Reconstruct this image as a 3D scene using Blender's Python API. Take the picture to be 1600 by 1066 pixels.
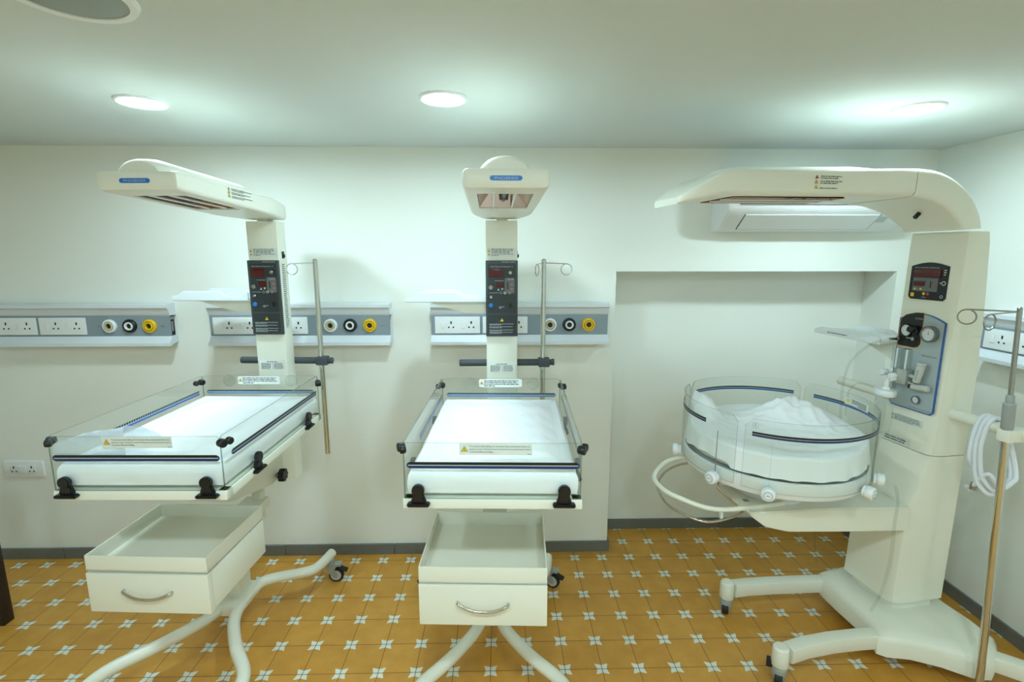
import bpy, bmesh, math, random
from mathutils import Vector, Matrix, noise
random.seed(7)
for o in list(bpy.data.objects): bpy.data.objects.remove(o)
S = bpy.context.scene
PI = math.pi
# ------------------------------------------------------------------ camera, world, exposure
cam = bpy.data.cameras.new('camera'); camo = bpy.data.objects.new('camera', cam)
S.collection.objects.link(camo); S.camera = camo
cam.sensor_width = 36.0; cam.lens = 36.0 * 780.66 / 1600.0; cam.clip_start = 0.02
_p, _y = math.radians(9.85), math.radians(1.342)
fw = Vector((math.sin(_y) * math.cos(_p), math.cos(_y) * math.cos(_p), -math.sin(_p)))
rt = Vector((math.cos(_y), -math.sin(_y), 0)); up = rt.cross(fw)
camo.matrix_world = Matrix(((rt.x, up.x, -fw.x, 0), (rt.y, up.y, -fw.y, 0), (rt.z, up.z, -fw.z, 1.65), (0, 0, 0, 1)))
W = bpy.data.worlds.new('world'); S.world = W; W.use_nodes = True
W.node_tree.nodes['Background'].inputs[0].default_value = (0.9, 1.0, 0.97, 1)
W.node_tree.nodes['Background'].inputs[1].default_value = 0.0
S.view_settings.view_transform = 'Standard'; S.view_settings.look = 'None'
S.view_settings.exposure = 0.0; S.view_settings.gamma = 1.0; S.view_settings.use_curve_mapping = False
LAMP = 235.0            # emission of the ceiling light diffusers
LAMP_COL = (0.735, 0.99, 1.11)
# ------------------------------------------------------------------ helpers
def lin(c):
    return tuple((x / 255.0 / 12.92) if x / 255.0 <= .04045 else ((x / 255.0 + .055) / 1.055) ** 2.4 for x in c)
def mat(name, rgb, rough=.5, metal=0.0, spec=.5, coat=0.0, bump=0.0, bscale=60.0, vary=0.0):
    m = bpy.data.materials.new(name); m.use_nodes = True
    nt = m.node_tree; b = nt.nodes['Principled BSDF']
    c = lin(rgb)
    b.inputs['Base Color'].default_value = (*c, 1); b.inputs['Roughness'].default_value = rough
    b.inputs['Metallic'].default_value = metal; b.inputs['Specular IOR Level'].default_value = spec
    b.inputs['Coat Weight'].default_value = coat
    if bump or vary:
        tc = nt.nodes.new('ShaderNodeTexCoord'); n = nt.nodes.new('ShaderNodeTexNoise')
        n.inputs['Scale'].default_value = bscale; n.inputs['Detail'].default_value = 4
        nt.links.new(tc.outputs['Object'], n.inputs['Vector'])
        if bump:
            bp = nt.nodes.new('ShaderNodeBump'); bp.inputs['Strength'].default_value = bump; bp.inputs['Distance'].default_value = .004
            nt.links.new(n.outputs['Fac'], bp.inputs['Height']); nt.links.new(bp.outputs['Normal'], b.inputs['Normal'])
        if vary:
            mx = nt.nodes.new('ShaderNodeMix'); mx.data_type = 'RGBA'
            mx.inputs[6].default_value = (*[x * (1 - vary) for x in c], 1); mx.inputs[7].default_value = (*[min(1, x * (1 + vary)) for x in c], 1)
            nt.links.new(n.outputs['Fac'], mx.inputs[0]); nt.links.new(mx.outputs[2], b.inputs['Base Color'])
    return m
def acrylic(name, tint=(.97, .985, .975), refl=.10):
    m = bpy.data.materials.new(name); m.use_nodes = True; nt = m.node_tree
    nt.nodes.remove(nt.nodes['Principled BSDF']); out = nt.nodes['Material Output']
    t = nt.nodes.new('ShaderNodeBsdfTransparent'); t.inputs[0].default_value = (*tint, 1)
    g = nt.nodes.new('ShaderNodeBsdfGlossy'); g.inputs['Roughness'].default_value = .03
    f = nt.nodes.new('ShaderNodeLayerWeight'); f.inputs['Blend'].default_value = .5
    p = nt.nodes.new('ShaderNodeMath'); p.operation = 'POWER'; p.inputs[1].default_value = 4.0; nt.links.new(f.outputs['Facing'], p.inputs[0])
    k = nt.nodes.new('ShaderNodeMath'); k.operation = 'MULTIPLY_ADD'; k.inputs[1].default_value = refl * 4; k.inputs[2].default_value = refl * .22
    x = nt.nodes.new('ShaderNodeMixShader')
    nt.links.new(p.outputs[0], k.inputs[0]); nt.links.new(k.outputs[0], x.inputs[0])
    nt.links.new(t.outputs[0], x.inputs[1]); nt.links.new(g.outputs[0], x.inputs[2]); nt.links.new(x.outputs[0], out.inputs[0])
    return m
def translucent(name, rgb, opacity):
    m = bpy.data.materials.new(name); m.use_nodes = True; nt = m.node_tree
    b = nt.nodes['Principled BSDF']; b.inputs['Base Color'].default_value = (*lin(rgb), 1)
    b.inputs['Roughness'].default_value = .35; b.inputs['Alpha'].default_value = opacity
    return m
def emit(name, rgb, s):
    m = bpy.data.materials.new(name); m.use_nodes = True; nt = m.node_tree
    b = nt.nodes['Principled BSDF']; b.inputs['Base Color'].default_value = (.9, .9, .9, 1)
    b.inputs['Emission Color'].default_value = (*rgb, 1); b.inputs['Emission Strength'].default_value = s
    return m
def floor_mat():
    m = bpy.data.materials.new('patterned_tiles'); m.use_nodes = True; nt = m.node_tree; b = nt.nodes['Principled BSDF']
    N = nt.nodes; Lk = nt.links
    geo = N.new('ShaderNodeTexCoord'); sep = N.new('ShaderNodeSeparateXYZ'); Lk.new(geo.outputs['Object'], sep.inputs[0])
    def M(op, a, c=None, clamp=False):
        n = N.new('ShaderNodeMath'); n.operation = op; n.use_clamp = clamp
        for i, v in enumerate((a, c)):
            if v is None: continue
            if isinstance(v, (int, float)): n.inputs[i].default_value = v
            else: Lk.new(v, n.inputs[i])
        return n.outputs[0]
    T = .15
    tx = M('DIVIDE', M('SUBTRACT', sep.outputs[0], -.0452), T); ty = M('DIVIDE', M('SUBTRACT', sep.outputs[1], 1.7526), T)
    def nearest(v): return M('ABSOLUTE', M('SUBTRACT', M('FRACT', M('ADD', v, .5)), .5))
    a, c = nearest(tx), nearest(ty)
    k1 = M('LESS_THAN', M('SUBTRACT', c, M('MULTIPLY', a, .30)), .126)
    k2 = M('LESS_THAN', M('SUBTRACT', a, M('MULTIPLY', c, .30)), .126)
    k3 = M('LESS_THAN', M('MAXIMUM', a, c), .172)
    star = M('MULTIPLY', M('MULTIPLY', k1, k2), k3)
    grout = M('LESS_THAN', M('MINIMUM', a, c), .010)
    cell = N.new('ShaderNodeCombineXYZ'); Lk.new(M('FLOOR', tx), cell.inputs[0]); Lk.new(M('FLOOR', ty), cell.inputs[1])
    wn = N.new('ShaderNodeTexWhiteNoise'); Lk.new(cell.outputs[0], wn.inputs['Vector'])
    n1 = N.new('ShaderNodeTexNoise'); n1.inputs['Scale'].default_value = 14; n1.inputs['Detail'].default_value = 5
    Lk.new(geo.outputs['Object'], n1.inputs['Vector'])
    f = M('ADD', M('MULTIPLY', wn.outputs['Value'], .30), M('MULTIPLY', n1.outputs['Fac'], .85), True)
    def mix(fac, A, B):
        x = N.new('ShaderNodeMix'); x.data_type = 'RGBA'
        if hasattr(fac, 'links') or not isinstance(fac, float): Lk.new(fac, x.inputs[0])
        for i, v in ((6, A), (7, B)):
            if isinstance(v, tuple): x.inputs[i].default_value = (*v, 1)
            else: Lk.new(v, x.inputs[i])
        return x.outputs[2]
    col = mix(f, lin((188, 130, 44)), lin((222, 166, 74)))
    col = mix(star, col, lin((228, 232, 218)))
    col = mix(grout, col, lin((130, 92, 44)))
    Lk.new(col, b.inputs['Base Color'])
    b.inputs['Roughness'].default_value = .38
    bp = N.new('ShaderNodeBump'); bp.inputs['Strength'].default_value = .25; bp.inputs['Distance'].default_value = .002
    Lk.new(M('SUBTRACT', M('MULTIPLY', n1.outputs['Fac'], .3), grout), bp.inputs['Height']); Lk.new(bp.outputs['Normal'], b.inputs['Normal'])
    return m
M_ = dict(
    wall=mat('cream_wall_paint', (242, 244, 235), .75, bump=.06, bscale=90),
    ceil=mat('white_ceiling_paint', (214, 220, 216), .8),
    skirt=mat('grey_stone_skirting', (112, 114, 108), .45, vary=.12, bscale=25),
    floor=floor_mat(),
    cream=mat('cream_enamel', (238, 238, 221), .32, coat=.15),
    cream2=mat('cream_plastic', (238, 238, 223), .38),
    white=mat('white_plastic', (240, 243, 242), .35),
    tray=mat('tray_plastic', (220, 228, 230), .4), nickel=mat('satin_nickel', (196, 198, 192), .35, metal=.6),
    alu=mat('white_powder_coat', (226, 232, 236), .4),
    fascia=mat('blue_grey_fascia', (140, 154, 162), .5),
    dgrey=mat('dark_grey_panel', (58, 66, 66), .45),
    dgrey2=mat('darker_grey_panel', (42, 50, 52), .4),
    mgrey=mat('mid_grey_panel', (104, 108, 108), .45),
    bar=mat('grey_foam_bar', (72, 80, 86), .6),
    black=mat('black_plastic', (16, 17, 19), .38),
    dark=mat('cavity_shade', (20, 26, 28), .6),
    chrome=mat('polished_steel', (205, 205, 200), .14, metal=1.0),
    steel=mat('brushed_steel', (165, 165, 160), .3, metal=1.0),
    reflector=mat('floor_tinted_reflector', (176, 148, 130), .2, metal=1.0),  # brown tint paints the floor's reflection into the metal
    acr=acrylic('clear_acrylic'), acre=acrylic('acrylic_edge', (.62, .70, .68), .2),
    glass=acrylic('clear_tube_plastic', (.93, .95, .94), .14),
    sheet=mat('white_sheet', (248, 250, 250), .55, bump=.35, bscale=22),
    film=translucent('frosted_film', (226, 236, 244), .66),
    navy=mat('navy_stripe', (14, 44, 92), .4), blue=mat('blue_stripe', (34, 94, 170), .4),
    sblue=mat('pale_blue_stripe', (88, 134, 180), .45), sky=mat('blue_badge', (28, 120, 205), .35),
    yellow=mat('yellow_print', (236, 200, 34), .4), yring=mat('yellow_ring', (236, 190, 20), .35),
    ink=mat('dark_print', (60, 66, 66), .6), pale=mat('pale_print', (196, 204, 204), .6), lab=mat('pale_label', (224, 230, 220), .5),
    wlab=mat('white_label', (238, 242, 236), .5),
    redglass=mat('dark_red_display', (84, 12, 16), .2), red=mat('salmon_print', (222, 108, 92), .5), redk=mat('red_button', (196, 60, 70), .4),
    orange=mat('orange_line', (222, 150, 50), .5), gpanel=mat('pale_grey_panel', (172, 184, 184), .42), pblue=mat('panel_blue_edge', (60, 104, 168), .4),
    rubber=mat('black_rubber', (30, 31, 33), .6), caster=mat('grey_caster_plastic', (158, 164, 160), .4), cgrey=mat('pale_caster_disc', (196, 198, 190), .45),
    wood=mat('dark_brown_wood', (34, 22, 18), .4), hose=mat('white_hose', (236, 240, 244), .35),
    grille=mat('grey_speaker_grille', (150, 158, 152), .6), gold=mat('brass_tone_core', (206, 196, 150), .35),
    lamp=emit('lit_diffuser', LAMP_COL, LAMP), dome=mat('gauge_face', (226, 230, 228), .4),
)
class MB:
    """collects shapes into one mesh; .mi is the material slot of what is added next"""
    def __init__(s): s.bm = bmesh.new(); s.mi = 0
    def _new(s, n0):
        s.bm.faces.ensure_lookup_table()
        for f in s.bm.faces[n0:]: f.material_index = s.mi
    def box(s, a, b, bev=0.0, M=None, seg=2):
        n0 = len(s.bm.faces); v = []
        tmp = bmesh.new()
        bmesh.ops.create_cube(tmp, size=1)
        c = [(a[i] + b[i]) / 2 for i in range(3)]; d = [abs(b[i] - a[i]) for i in range(3)]
        for q in tmp.verts: q.co = Vector((q.co.x * d[0] + c[0], q.co.y * d[1] + c[1], q.co.z * d[2] + c[2]))
        if bev: bmesh.ops.bevel(tmp, geom=tmp.edges[:], offset=min(bev, min(d) * .45), segments=seg, affect='EDGES', profile=.6)
        s._merge(tmp, M); return s
    def _merge(s, tmp, M=None):
        n0 = len(s.bm.faces); mp = {}
        for q in tmp.verts: mp[q] = s.bm.verts.new(M @ q.co if M else q.co)
        for f in tmp.faces:
            try: s.bm.faces.new([mp[q] for q in f.verts])
            except ValueError: pass
        tmp.free(); s._new(n0)
    def loft(s, secs, closed_path=False, caps=True):
        n0 = len(s.bm.faces)
        R = [[s.bm.verts.new(Vector(p)) for p in sec] for sec in secs]
        n = len(R[0]); m = len(R)
        for i in range(m if closed_path else m - 1):
            A, B = R[i], R[(i + 1) % m]
            for j in range(n): s.bm.faces.new((A[j], A[(j + 1) % n], B[(j + 1) % n], B[j]))
        if caps and not closed_path: s.bm.faces.new(R[0][::-1]); s.bm.faces.new(R[-1])
        s._new(n0); return s
    def tube(s, pts, r, n=14, smooth=0, closed=False, rs=None):
        P = [Vector(p) for p in pts]
        if smooth:
            Q = []; m = len(P); rng = m if closed else m - 1
            for i in range(rng):
                g = (lambda k: P[k % m]) if closed else (lambda k: P[max(0, min(m - 1, k))])
                p0, p1, p2, p3 = g(i - 1), g(i), g(i + 1), g(i + 2)
                for k in range(smooth):
                    t = k / smooth
                    Q.append(.5 * ((2 * p1) + (p2 - p0) * t + (2 * p0 - 5 * p1 + 4 * p2 - p3) * t * t + (3 * p1 - p0 - 3 * p2 + p3) * t ** 3))
            if not closed: Q.append(P[-1])
            P = Q
        m = len(P); secs = []; nrm = None
        for i in range(m):
            if closed: t = (P[(i + 1) % m] - P[i - 1]).normalized()
            else: t = (P[min(m - 1, i + 1)] - P[max(0, i - 1)]).normalized()
            if nrm is None: nrm = t.orthogonal().normalized()
            else: nrm = (nrm - t * nrm.dot(t)).normalized()
            bn = t.cross(nrm); rr = rs[i] if rs else r
            secs.append([P[i] + (nrm * math.cos(2 * PI * j / n) + bn * math.sin(2 * PI * j / n)) * rr for j in range(n)])
        return s.loft(secs, closed_path=closed)
    def cyl(s, a, b, r, r2=None, n=24, bev=0.0):
        a, b = Vector(a), Vector(b); d = (b - a); Ln = d.length; d.normalize(); r2 = r if r2 is None else r2
        if bev: return s.tube([a, a + d * .0001, a + d * bev * .4, a + d * bev, b - d * bev, b - d * bev * .4, b - d * .0001, b], r, n, rs=[r - bev, r - bev, r - bev * .35, r, r2, r2 - bev * .35, r2 - bev, r2 - bev])
        return s.tube([a, b], r, n, rs=[r, r2])
    def lathe(s, prof, M=None, n=40):
        secs = [[Vector((r * math.cos(2 * PI * j / n), r * math.sin(2 * PI * j / n), z)) for j in range(n)] for r, z in prof]
        if M: secs = [[M @ p for p in sec] for sec in secs]
        return s.loft(secs)
    def prism(s, poly, O, rx, ry, depth, bev=0.0):
        O, rx, ry = Vector(O), Vector(rx).normalized(), Vector(ry).normalized(); n = rx.cross(ry)
        tmp = bmesh.new()
        vs = [tmp.verts.new(O + rx * x + ry * y) for x, y in poly]; f = tmp.faces.new(vs)
        g = bmesh.ops.extrude_face_region(tmp, geom=[f])
        for q in g['geom']:
            if isinstance(q, bmesh.types.BMVert): q.co += n * depth
        bmesh.ops.recalc_face_normals(tmp, faces=tmp.faces[:])
        if bev: bmesh.ops.bevel(tmp, geom=tmp.edges[:], offset=bev, segments=2, affect='EDGES')
        s._merge(tmp); return s
    def quad(s, F, x, y, w, h, dz=.0008):
        O, rx, ry = F; n = rx.cross(ry); n0 = len(s.bm.faces)
        s.bm.faces.new([s.bm.verts.new(O + rx * a + ry * b + n * dz) for a, b in ((x, y), (x + w, y), (x + w, y + h), (x, y + h))]); s._new(n0); return s
    def poly(s, F, pts, dz=.0008):
        O, rx, ry = F; n = rx.cross(ry); n0 = len(s.bm.faces)
        s.bm.faces.new([s.bm.verts.new(O + rx * a + ry * b + n * dz) for a, b in pts]); s._new(n0); return s
    def disc(s, F, x, y, r, dz=.0008, n=24): return s.poly(F, [(x + r * math.cos(2 * PI * i / n), y + r * math.sin(2 * PI * i / n)) for i in range(n)], dz)
    def ring(s, F, x, y, r0, r1, dz=.0008, n=32, a0=0.0, a1=2 * PI):
        O, rx, ry = F; nn = rx.cross(ry); n0 = len(s.bm.faces)
        pt = lambda r, t: s.bm.verts.new(O + rx * (x + r * math.cos(t)) + ry * (y + r * math.sin(t)) + nn * dz)
        A = [(pt(r0, a0 + (a1 - a0) * i / n), pt(r1, a0 + (a1 - a0) * i / n)) for i in range(n + 1)]
        for i in range(n): s.bm.faces.new((A[i][0], A[i][1], A[i + 1][1], A[i + 1][0]))
        s._new(n0); return s
    def text(s, F, x, y, string, size, dz=.001, width=None, align='LEFT'):
        O, rx, ry = F; nn = rx.cross(ry)
        cu = bpy.data.curves.new('t', 'FONT'); cu.body = string; cu.size = size; cu.align_x = align; cu.resolution_u = 2
        ob = bpy.data.objects.new('t', cu); S.collection.objects.link(ob)
        dg = bpy.context.evaluated_depsgraph_get(); me = bpy.data.meshes.new_from_object(ob.evaluated_get(dg))
        sc = 1.0
        if width and len(me.vertices):
            xs = [v.co.x for v in me.vertices]; sc = width / max(1e-6, max(xs) - min(xs))
        n0 = len(s.bm.faces); vs = [s.bm.verts.new(O + rx * (x + v.co.x * sc) + ry * (y + v.co.y) + nn * dz) for v in me.vertices]
        for p in me.polygons:
            try: s.bm.faces.new([vs[i] for i in p.vertices])
            except ValueError: pass
        s._new(n0); bpy.data.objects.remove(ob); bpy.data.curves.remove(cu); bpy.data.meshes.remove(me); return s
    def greek(s, F, x, y, w, h, lines, dz=.001, last=.5, seed=1):
        """rows of print too small to read: word-length strokes"""
        rnd = random.Random(seed); lh = h / lines
        for i in range(lines):
            yy = y + h - (i + .78) * lh; xx = x; end = x + w * (last if i == lines - 1 else rnd.uniform(.9, 1))
            while xx < end - lh * .4:
                ww = min(rnd.uniform(.8, 3.0) * lh, end - xx); s.quad(F, xx, yy, ww, lh * .42, dz); xx += ww + lh * .4
        return s
    def tri(s, F, x, y, w, y_mi, k_mi, dz=.001):
        """yellow warning triangle with an exclamation mark"""
        s.mi = k_mi; s.poly(F, [(x - w * .56, y - w * .42), (x + w * .56, y - w * .42), (x, y + w * .58)], dz)
        s.mi = y_mi; s.poly(F, [(x - w * .46, y - w * .36), (x + w * .46, y - w * .36), (x, y + w * .46)], dz + .0003)
        s.mi = k_mi; s.quad(F, x - w * .05, y - w * .12, w * .10, w * .32, dz + .0006); s.quad(F, x - w * .05, y - w * .28, w * .10, w * .10, dz + .0006); return s
    def build(s, name, mats, parent=None, smooth=38, loc=None, rz=0.0, label=None, recalc=True):
        me = bpy.data.meshes.new(name)
        if recalc: 
            closed = [f for f in s.bm.faces if all(len(e.link_faces) == 2 for e in f.edges)]
            bmesh.ops.recalc_face_normals(s.bm, faces=closed)
        s.bm.to_mesh(me); s.bm.free()
        for m in (mats if isinstance(mats, (list, tuple)) else [mats]): me.materials.append(M_[m] if isinstance(m, str) else m)
        me.shade_smooth(); me.set_sharp_from_angle(angle=math.radians(smooth))
        o = bpy.data.objects.new(name, me); S.collection.objects.link(o)
        if parent: o.parent = parent
        if loc: o.location = loc
        o.rotation_euler.z = rz
        if label: o['label'] = label
        return o
def thing(name, label, cat, loc=(0, 0, 0), rz=0.0, group=None):
    o = bpy.data.objects.new(name, None); S.collection.objects.link(o); o.empty_display_size = .05
    o.location = loc; o.rotation_euler.z = rz; o['label'] = label; o['category'] = cat
    if group: o['group'] = group
    return o
def tag(o, label, cat, group=None):
    o['label'] = label; o['category'] = cat
    if group: o['group'] = group
    return o
def struct(o): o['kind'] = 'structure'; return o
def copy_tree(o, parent=None):
    c = o.copy(); S.collection.objects.link(c)
    if parent: c.parent = parent
    for ch in list(o.children): copy_tree(ch, c)
    return c
def FR(O, rx, ry): return (Vector(O), Vector(rx).normalized(), Vector(ry).normalized())
def rr(c, A, B, ha, hb, r, k=4):
    """rounded rectangle section, centre c, axes A B"""
    c, A, B = Vector(c), Vector(A), Vector(B); out = []; r = min(r, ha * .98, hb * .98)
    for sx, sy, t0 in ((1, 1, 0), (-1, 1, PI / 2), (-1, -1, PI), (1, -1, 1.5 * PI)):
        for i in range(k + 1):
            t = t0 + PI / 2 * i / k
            out.append(c + A * (sx * (ha - r) + r * math.cos(t)) + B * (sy * (hb - r) + r * math.sin(t)))
    return out
def boolean(o, cutter):
    md = o.modifiers.new('b', 'BOOLEAN'); md.object = cutter; md.operation = 'DIFFERENCE'; md.solver = 'EXACT'
    dg = bpy.context.evaluated_depsgraph_get(); me = bpy.data.meshes.new_from_object(o.evaluated_get(dg))
    o.modifiers.clear(); old = o.data; o.data = me; bpy.data.meshes.remove(old)
    m2 = cutter.data; bpy.data.objects.remove(cutter); bpy.data.meshes.remove(m2)
    me.shade_smooth(); me.set_sharp_from_angle(angle=math.radians(38))
# ------------------------------------------------------------------ the room
CZ = 2.165; WY = 2.57; RX = 2.20; LX = -3.0; BY = -1.9
RC0, RC1, RD, RZ = .595, 2.06, 2.80, 1.563      # recess left, right, back, lintel
struct(MB().box((LX - .1, BY - .1, -.08), (RX + .1, RD + .2, 0)).build('floor', 'floor'))
struct(MB().box((LX - .1, BY - .1, CZ), (RX + .1, RD + .2, CZ + .1)).build('ceiling', 'ceil'))
w = MB()
w.box((LX - .1, WY, 0), (RC0, RD + .1, CZ)); w.box((RC0, RD, 0), (RC1, RD + .1, CZ)); w.box((RC1, WY, 0), (RX + .1, RD + .1, CZ)); w.box((RC0, WY, RZ), (RC1, RD, CZ))
struct(w.build('wall_back', 'wall'))
struct(MB().box((RX, BY - .1, 0), (RX + .1, WY, CZ)).build('wall_right', 'wall'))
struct(MB().box((LX - .1, BY - .1, 0), (LX, WY, CZ)).build('wall_left', 'wall'))
struct(MB().box((LX, BY - .1, 0), (RX, BY, CZ)).build('wall_front', 'wall'))
b = MB()
bh, bt = .062, .012
def skirting(b, a, c, axis):
    # run of stone pieces with fine joints
    L_ = c[axis] - a[axis]; n = max(1, round(abs(L_) / .6)); 
    for i in range(n):
        p, q = list(a), list(c); p[axis] = a[axis] + L_ * i / n + .001; q[axis] = a[axis] + L_ * (i + 1) / n - .001
        b.box(p, q, .0015, seg=1)
skirting(b, (LX, WY - bt, 0), (RC0 + bt, WY, bh), 0)
struct(b.build('baseboard_back', 'skirt'))
b = MB(); skirting(b, (RC0 + bt, RD - bt, 0), (RC1 - bt, RD, bh), 0); b.box((RC0, WY, 0), (RC0 + bt, RD, bh), .0015); b.box((RC1 - bt, WY, 0), (RC1, RD, bh), .0015); b.box((RC1 - bt, WY - bt, 0), (RX - bt, WY, bh), .0015)
struct(b.build('baseboard_recess', 'skirt'))
b = MB(); skirting(b, (RX - bt, BY, 0), (RX, WY, bh), 1); struct(b.build('baseboard_right', 'skirt'))
# ------------------------------------------------------------------ ceiling lights and speaker
def ceiling_light(x, y, label):
    t = thing('ceiling_light', label, 'light', (x, y, CZ), 0, 'round ceiling downlights')
    MB().lathe([(.064, -.001), (.064, -.006), (.073, -.009), (.079, -.006), (.081, 0), (.064, 0)]).build('trim_ring', 'white', t)
    MB().lathe([(.0635, -.0005), (.0635, -.0035), (.062, -.0045)]).build('diffuser', 'lamp', t)
for x, y, l in ((-1.221, 1.849, 'round lit ceiling downlight above the left warmer, leftmost in view'), (-.188, 1.786, 'round lit ceiling downlight left of the middle warmer head, central one in view'),
                (1.491, 1.86, 'round lit ceiling downlight above the round bassinet warmer, rightmost in view'),
                (-.85, .2, 'added unseen fill downlight near the camera on the left'), (-.05, .2, 'added unseen fill downlight overhead near the camera, middle'), (.75, .2, 'added unseen fill downlight near the camera on the right'),  # row added out of view as fill for camera-facing sides
                (-1.22, -.9, 'added unseen fill downlight in the back row, left'), (.2, -.9, 'added unseen fill downlight in the back row, second from the left'), (1.45, -.9, 'added unseen fill downlight in the back row, third from the left')):  # back row also added, unseen, to brighten the lower room
    ceiling_light(x, y, l)
t = thing('ceiling_speaker', 'round grey ceiling speaker with pale rim, cut by the top left frame edge', 'speaker', (-.862, 1.125, CZ))
MB().lathe([(.098, 0), (.098, -.008), (.112, -.010), (.118, 0)]).build('rim', 'white', t)
MB().lathe([(.0975, -.001), (.0975, -.005), (.09, -.007), (.04, -.009), (.001, -.0095)]).build('grille', 'grille', t)
# ------------------------------------------------------------------ bed head units on the walls
def socket(mb, F, x, y, k=1.0, sw=True):
    # slots 1 = dark
    mb.mi = 1
    mb.quad(F, x - .0035 * k, y + .006 * k, .007 * k, .014 * k, .0012); mb.disc(F, x - .0115 * k, y - .011 * k, .0042 * k, .0012, 12); mb.disc(F, x + .0115 * k, y - .011 * k, .0042 * k, .0012, 12)
    mb.mi = 0
def bed_head_unit(loc, rz, label):
    """local x along the wall from the left end, y into the wall (wall plane at 0), z 0 at the panel's mid height"""
    Ln = .905
    t = thing('bed_head_unit', label, 'wall panel', loc, rz, 'bed head service panels')
    m = MB()
    top = [(-.002, .052), (-.045, .052), (-.05, .058), (-.058, .085), (-.070, .092), (-.070, .108), (-.062, .108), (-.04, .112), (-.002, .112)]
    bot = [(-.002, -.052), (-.045, -.052), (-.05, -.056), (-.064, -.078), (-.075, -.084), (-.075, -.099), (-.066, -.101), (-.03, -.090), (-.002, -.086)]
    for pr in (top, bot): m.prism(pr, (0, 0, 0), (0, 1, 0), (0, 0, 1), Ln)
    m.build('rail_body', 'alu', t)
    MB().box((.002, -.046, -.052), (Ln - .004, -.04, .052)).build('fascia', 'fascia', t)
    m = MB(); m.box((.004, -.039, -.05), (Ln - .012, -.001, .05)); m.mi = 1
    m.box((Ln - .012, -.030, -.03), (Ln - .008, -.018, .02)); m.box((Ln - .012, -.036, .03), (Ln - .006, -.006, .045)); m.build('shade_core', ['dark', 'steel'], t)  # near-black block paints the shade inside the open end
    F = FR((0, -.046, 0), (1, 0, 0), (0, 0, 1))
    for x0 in (.020, .262):
        m = MB(); m.box((x0, -.054, -.043), (x0 + .228, -.0465, .043), .003)
        G = FR((x0, -.054, 0), (1, 0, 0), (0, 0, 1))
        for k in (0, 1): socket(m, G, .082 + k * .102, 0)
        pl = m.build('socket_plate', ['white', 'black'], t)
        for k in (0, 1):
            MB().box((x0 + .031 + k * .102, -.0575, -.016), (x0 + .050 + k * .102, -.0545, .016), .001, Matrix.Translation((0, 0, 0))).build('switch', 'white', pl)
    for i, (ring, inner, core) in enumerate((('white', 'steel', 'gold'), ('black', 'white', 'white'), ('yring', 'gold', 'yring'))):
        x = .605 + i * .0985; Mx = Matrix.Translation((x, -.046, 0)) @ Matrix.Rotation(PI / 2, 4, 'X')
        o = MB().lathe([(.0335, 0), (.0335, .010), (.030, .014), (.024, .015), (.0235, .006), (.001, .006)], Mx).build('gas_outlet', ring, t)
        MB().lathe([(.0215, .0062), (.0205, .017), (.0175, .018), (.014, .017), (.0125, .008), (.0125, .0065)], Mx).build('collar', core, o)
        MB().lathe([(.0122, .0063), (.0122, .0085), (.001, .0086)], Mx).build('port', 'black', o)
    for x in (.545, .862): MB().lathe([(.005, 0), (.005, .0015), (.002, .0022)], Matrix.Translation((x, -.046, 0)) @ Matrix.Rotation(PI / 2, 4, 'X'), 12).build('screw', 'steel', t)
    return t
bed_head_unit((-2.557, WY, 1.296), 0, 'grey and white wall service panel at the far left, dark open right end')
bed_head_unit((-1.462, WY, 1.296), 0, 'grey and white wall service panel behind the left warmer column')
bed_head_unit((-.352, WY, 1.296), 0, 'grey and white wall service panel behind the middle warmer column')
bed_head_unit((RX, 2.16, 1.287), -PI / 2, 'white wall service panel on the right wall behind the round bassinet warmer')
# low wall socket on the left
t = thing('wall_socket', 'white double socket plate low on the left wall section', 'socket', (-2.535, WY, .525))
m = MB(); m.box((-.103, -.012, -.044), (.103, -.0005, .044), .004); m.build('plate', 'white', t)
m = MB(); m.box((-.066, -.0155, -.022), (.066, -.0125, .022), .002); G = FR((0, -.0155, 0), (1, 0, 0), (0, 0, 1))
for k in (-1, 1): socket(m, G, k * .046, 0, .95)
m.build('insert', ['wlab', 'black'], t); MB().box((-.018, -.019, -.019), (.018, -.016, .019), .001).build('switch', 'white', t)
# ------------------------------------------------------------------ air conditioner
t = thing('air_conditioner', 'white split air conditioner on the wall behind the round warmer head', 'air conditioner', (1.065, WY, 1.76))
AW = .885
pr = [(0, 0), (-.055, .003), (-.085, .012), (-.185, .085), (-.20, .11), (-.205, .2), (-.19, .27), (-.14, .285), (0, .285)]
m = MB()
def acsec(x, k):
    return [(x, -.1 + (y + .1) * k, .14 + (z - .14) * k) for y, z in pr]
m.loft([acsec(0, .95) if 0 else [(0, y * .97, .004 + z * .975) for y, z in pr]] + [[(.008, y, z) for y, z in pr], [(AW - .008, y, z) for y, z in pr], [(AW, y * .97, .004 + z * .975) for y, z in pr]])
m.build('body', 'white', t)
d = Vector((0, -.1, .073)).normalized(); nrm = Vector((0, -.073, -.1)).normalized()
O = Vector((.095, -.088, .0145)) + nrm * .001
m = MB(); m.prism([(0, 0), (.645, 0), (.645, .105), (0, .105)], O, (1, 0, 0), d, .004, .001); m.build('air_flap', 'white', t)
m = MB(); Fq = FR(O - d * .004, (1, 0, 0), d); m.quad(Fq, -.004, 0, .654, .005, .0006); m.quad(Fq, -.005, 0, .004, .112, .0006); m.quad(Fq, .646, 0, .004, .112, .0006); m.build('flap_gap', 'dgrey', t)
m = MB(); Fq = FR((0, -.0008, 0), (1, 0, 0), (0, 0, 1)); m.quad(FR(Vector((.74, -.13, .0435)) + nrm * .001, (1, 0, 0), d), 0, 0, .05, .04, .001); m.build('indicator_window', 'pale', t)
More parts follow.
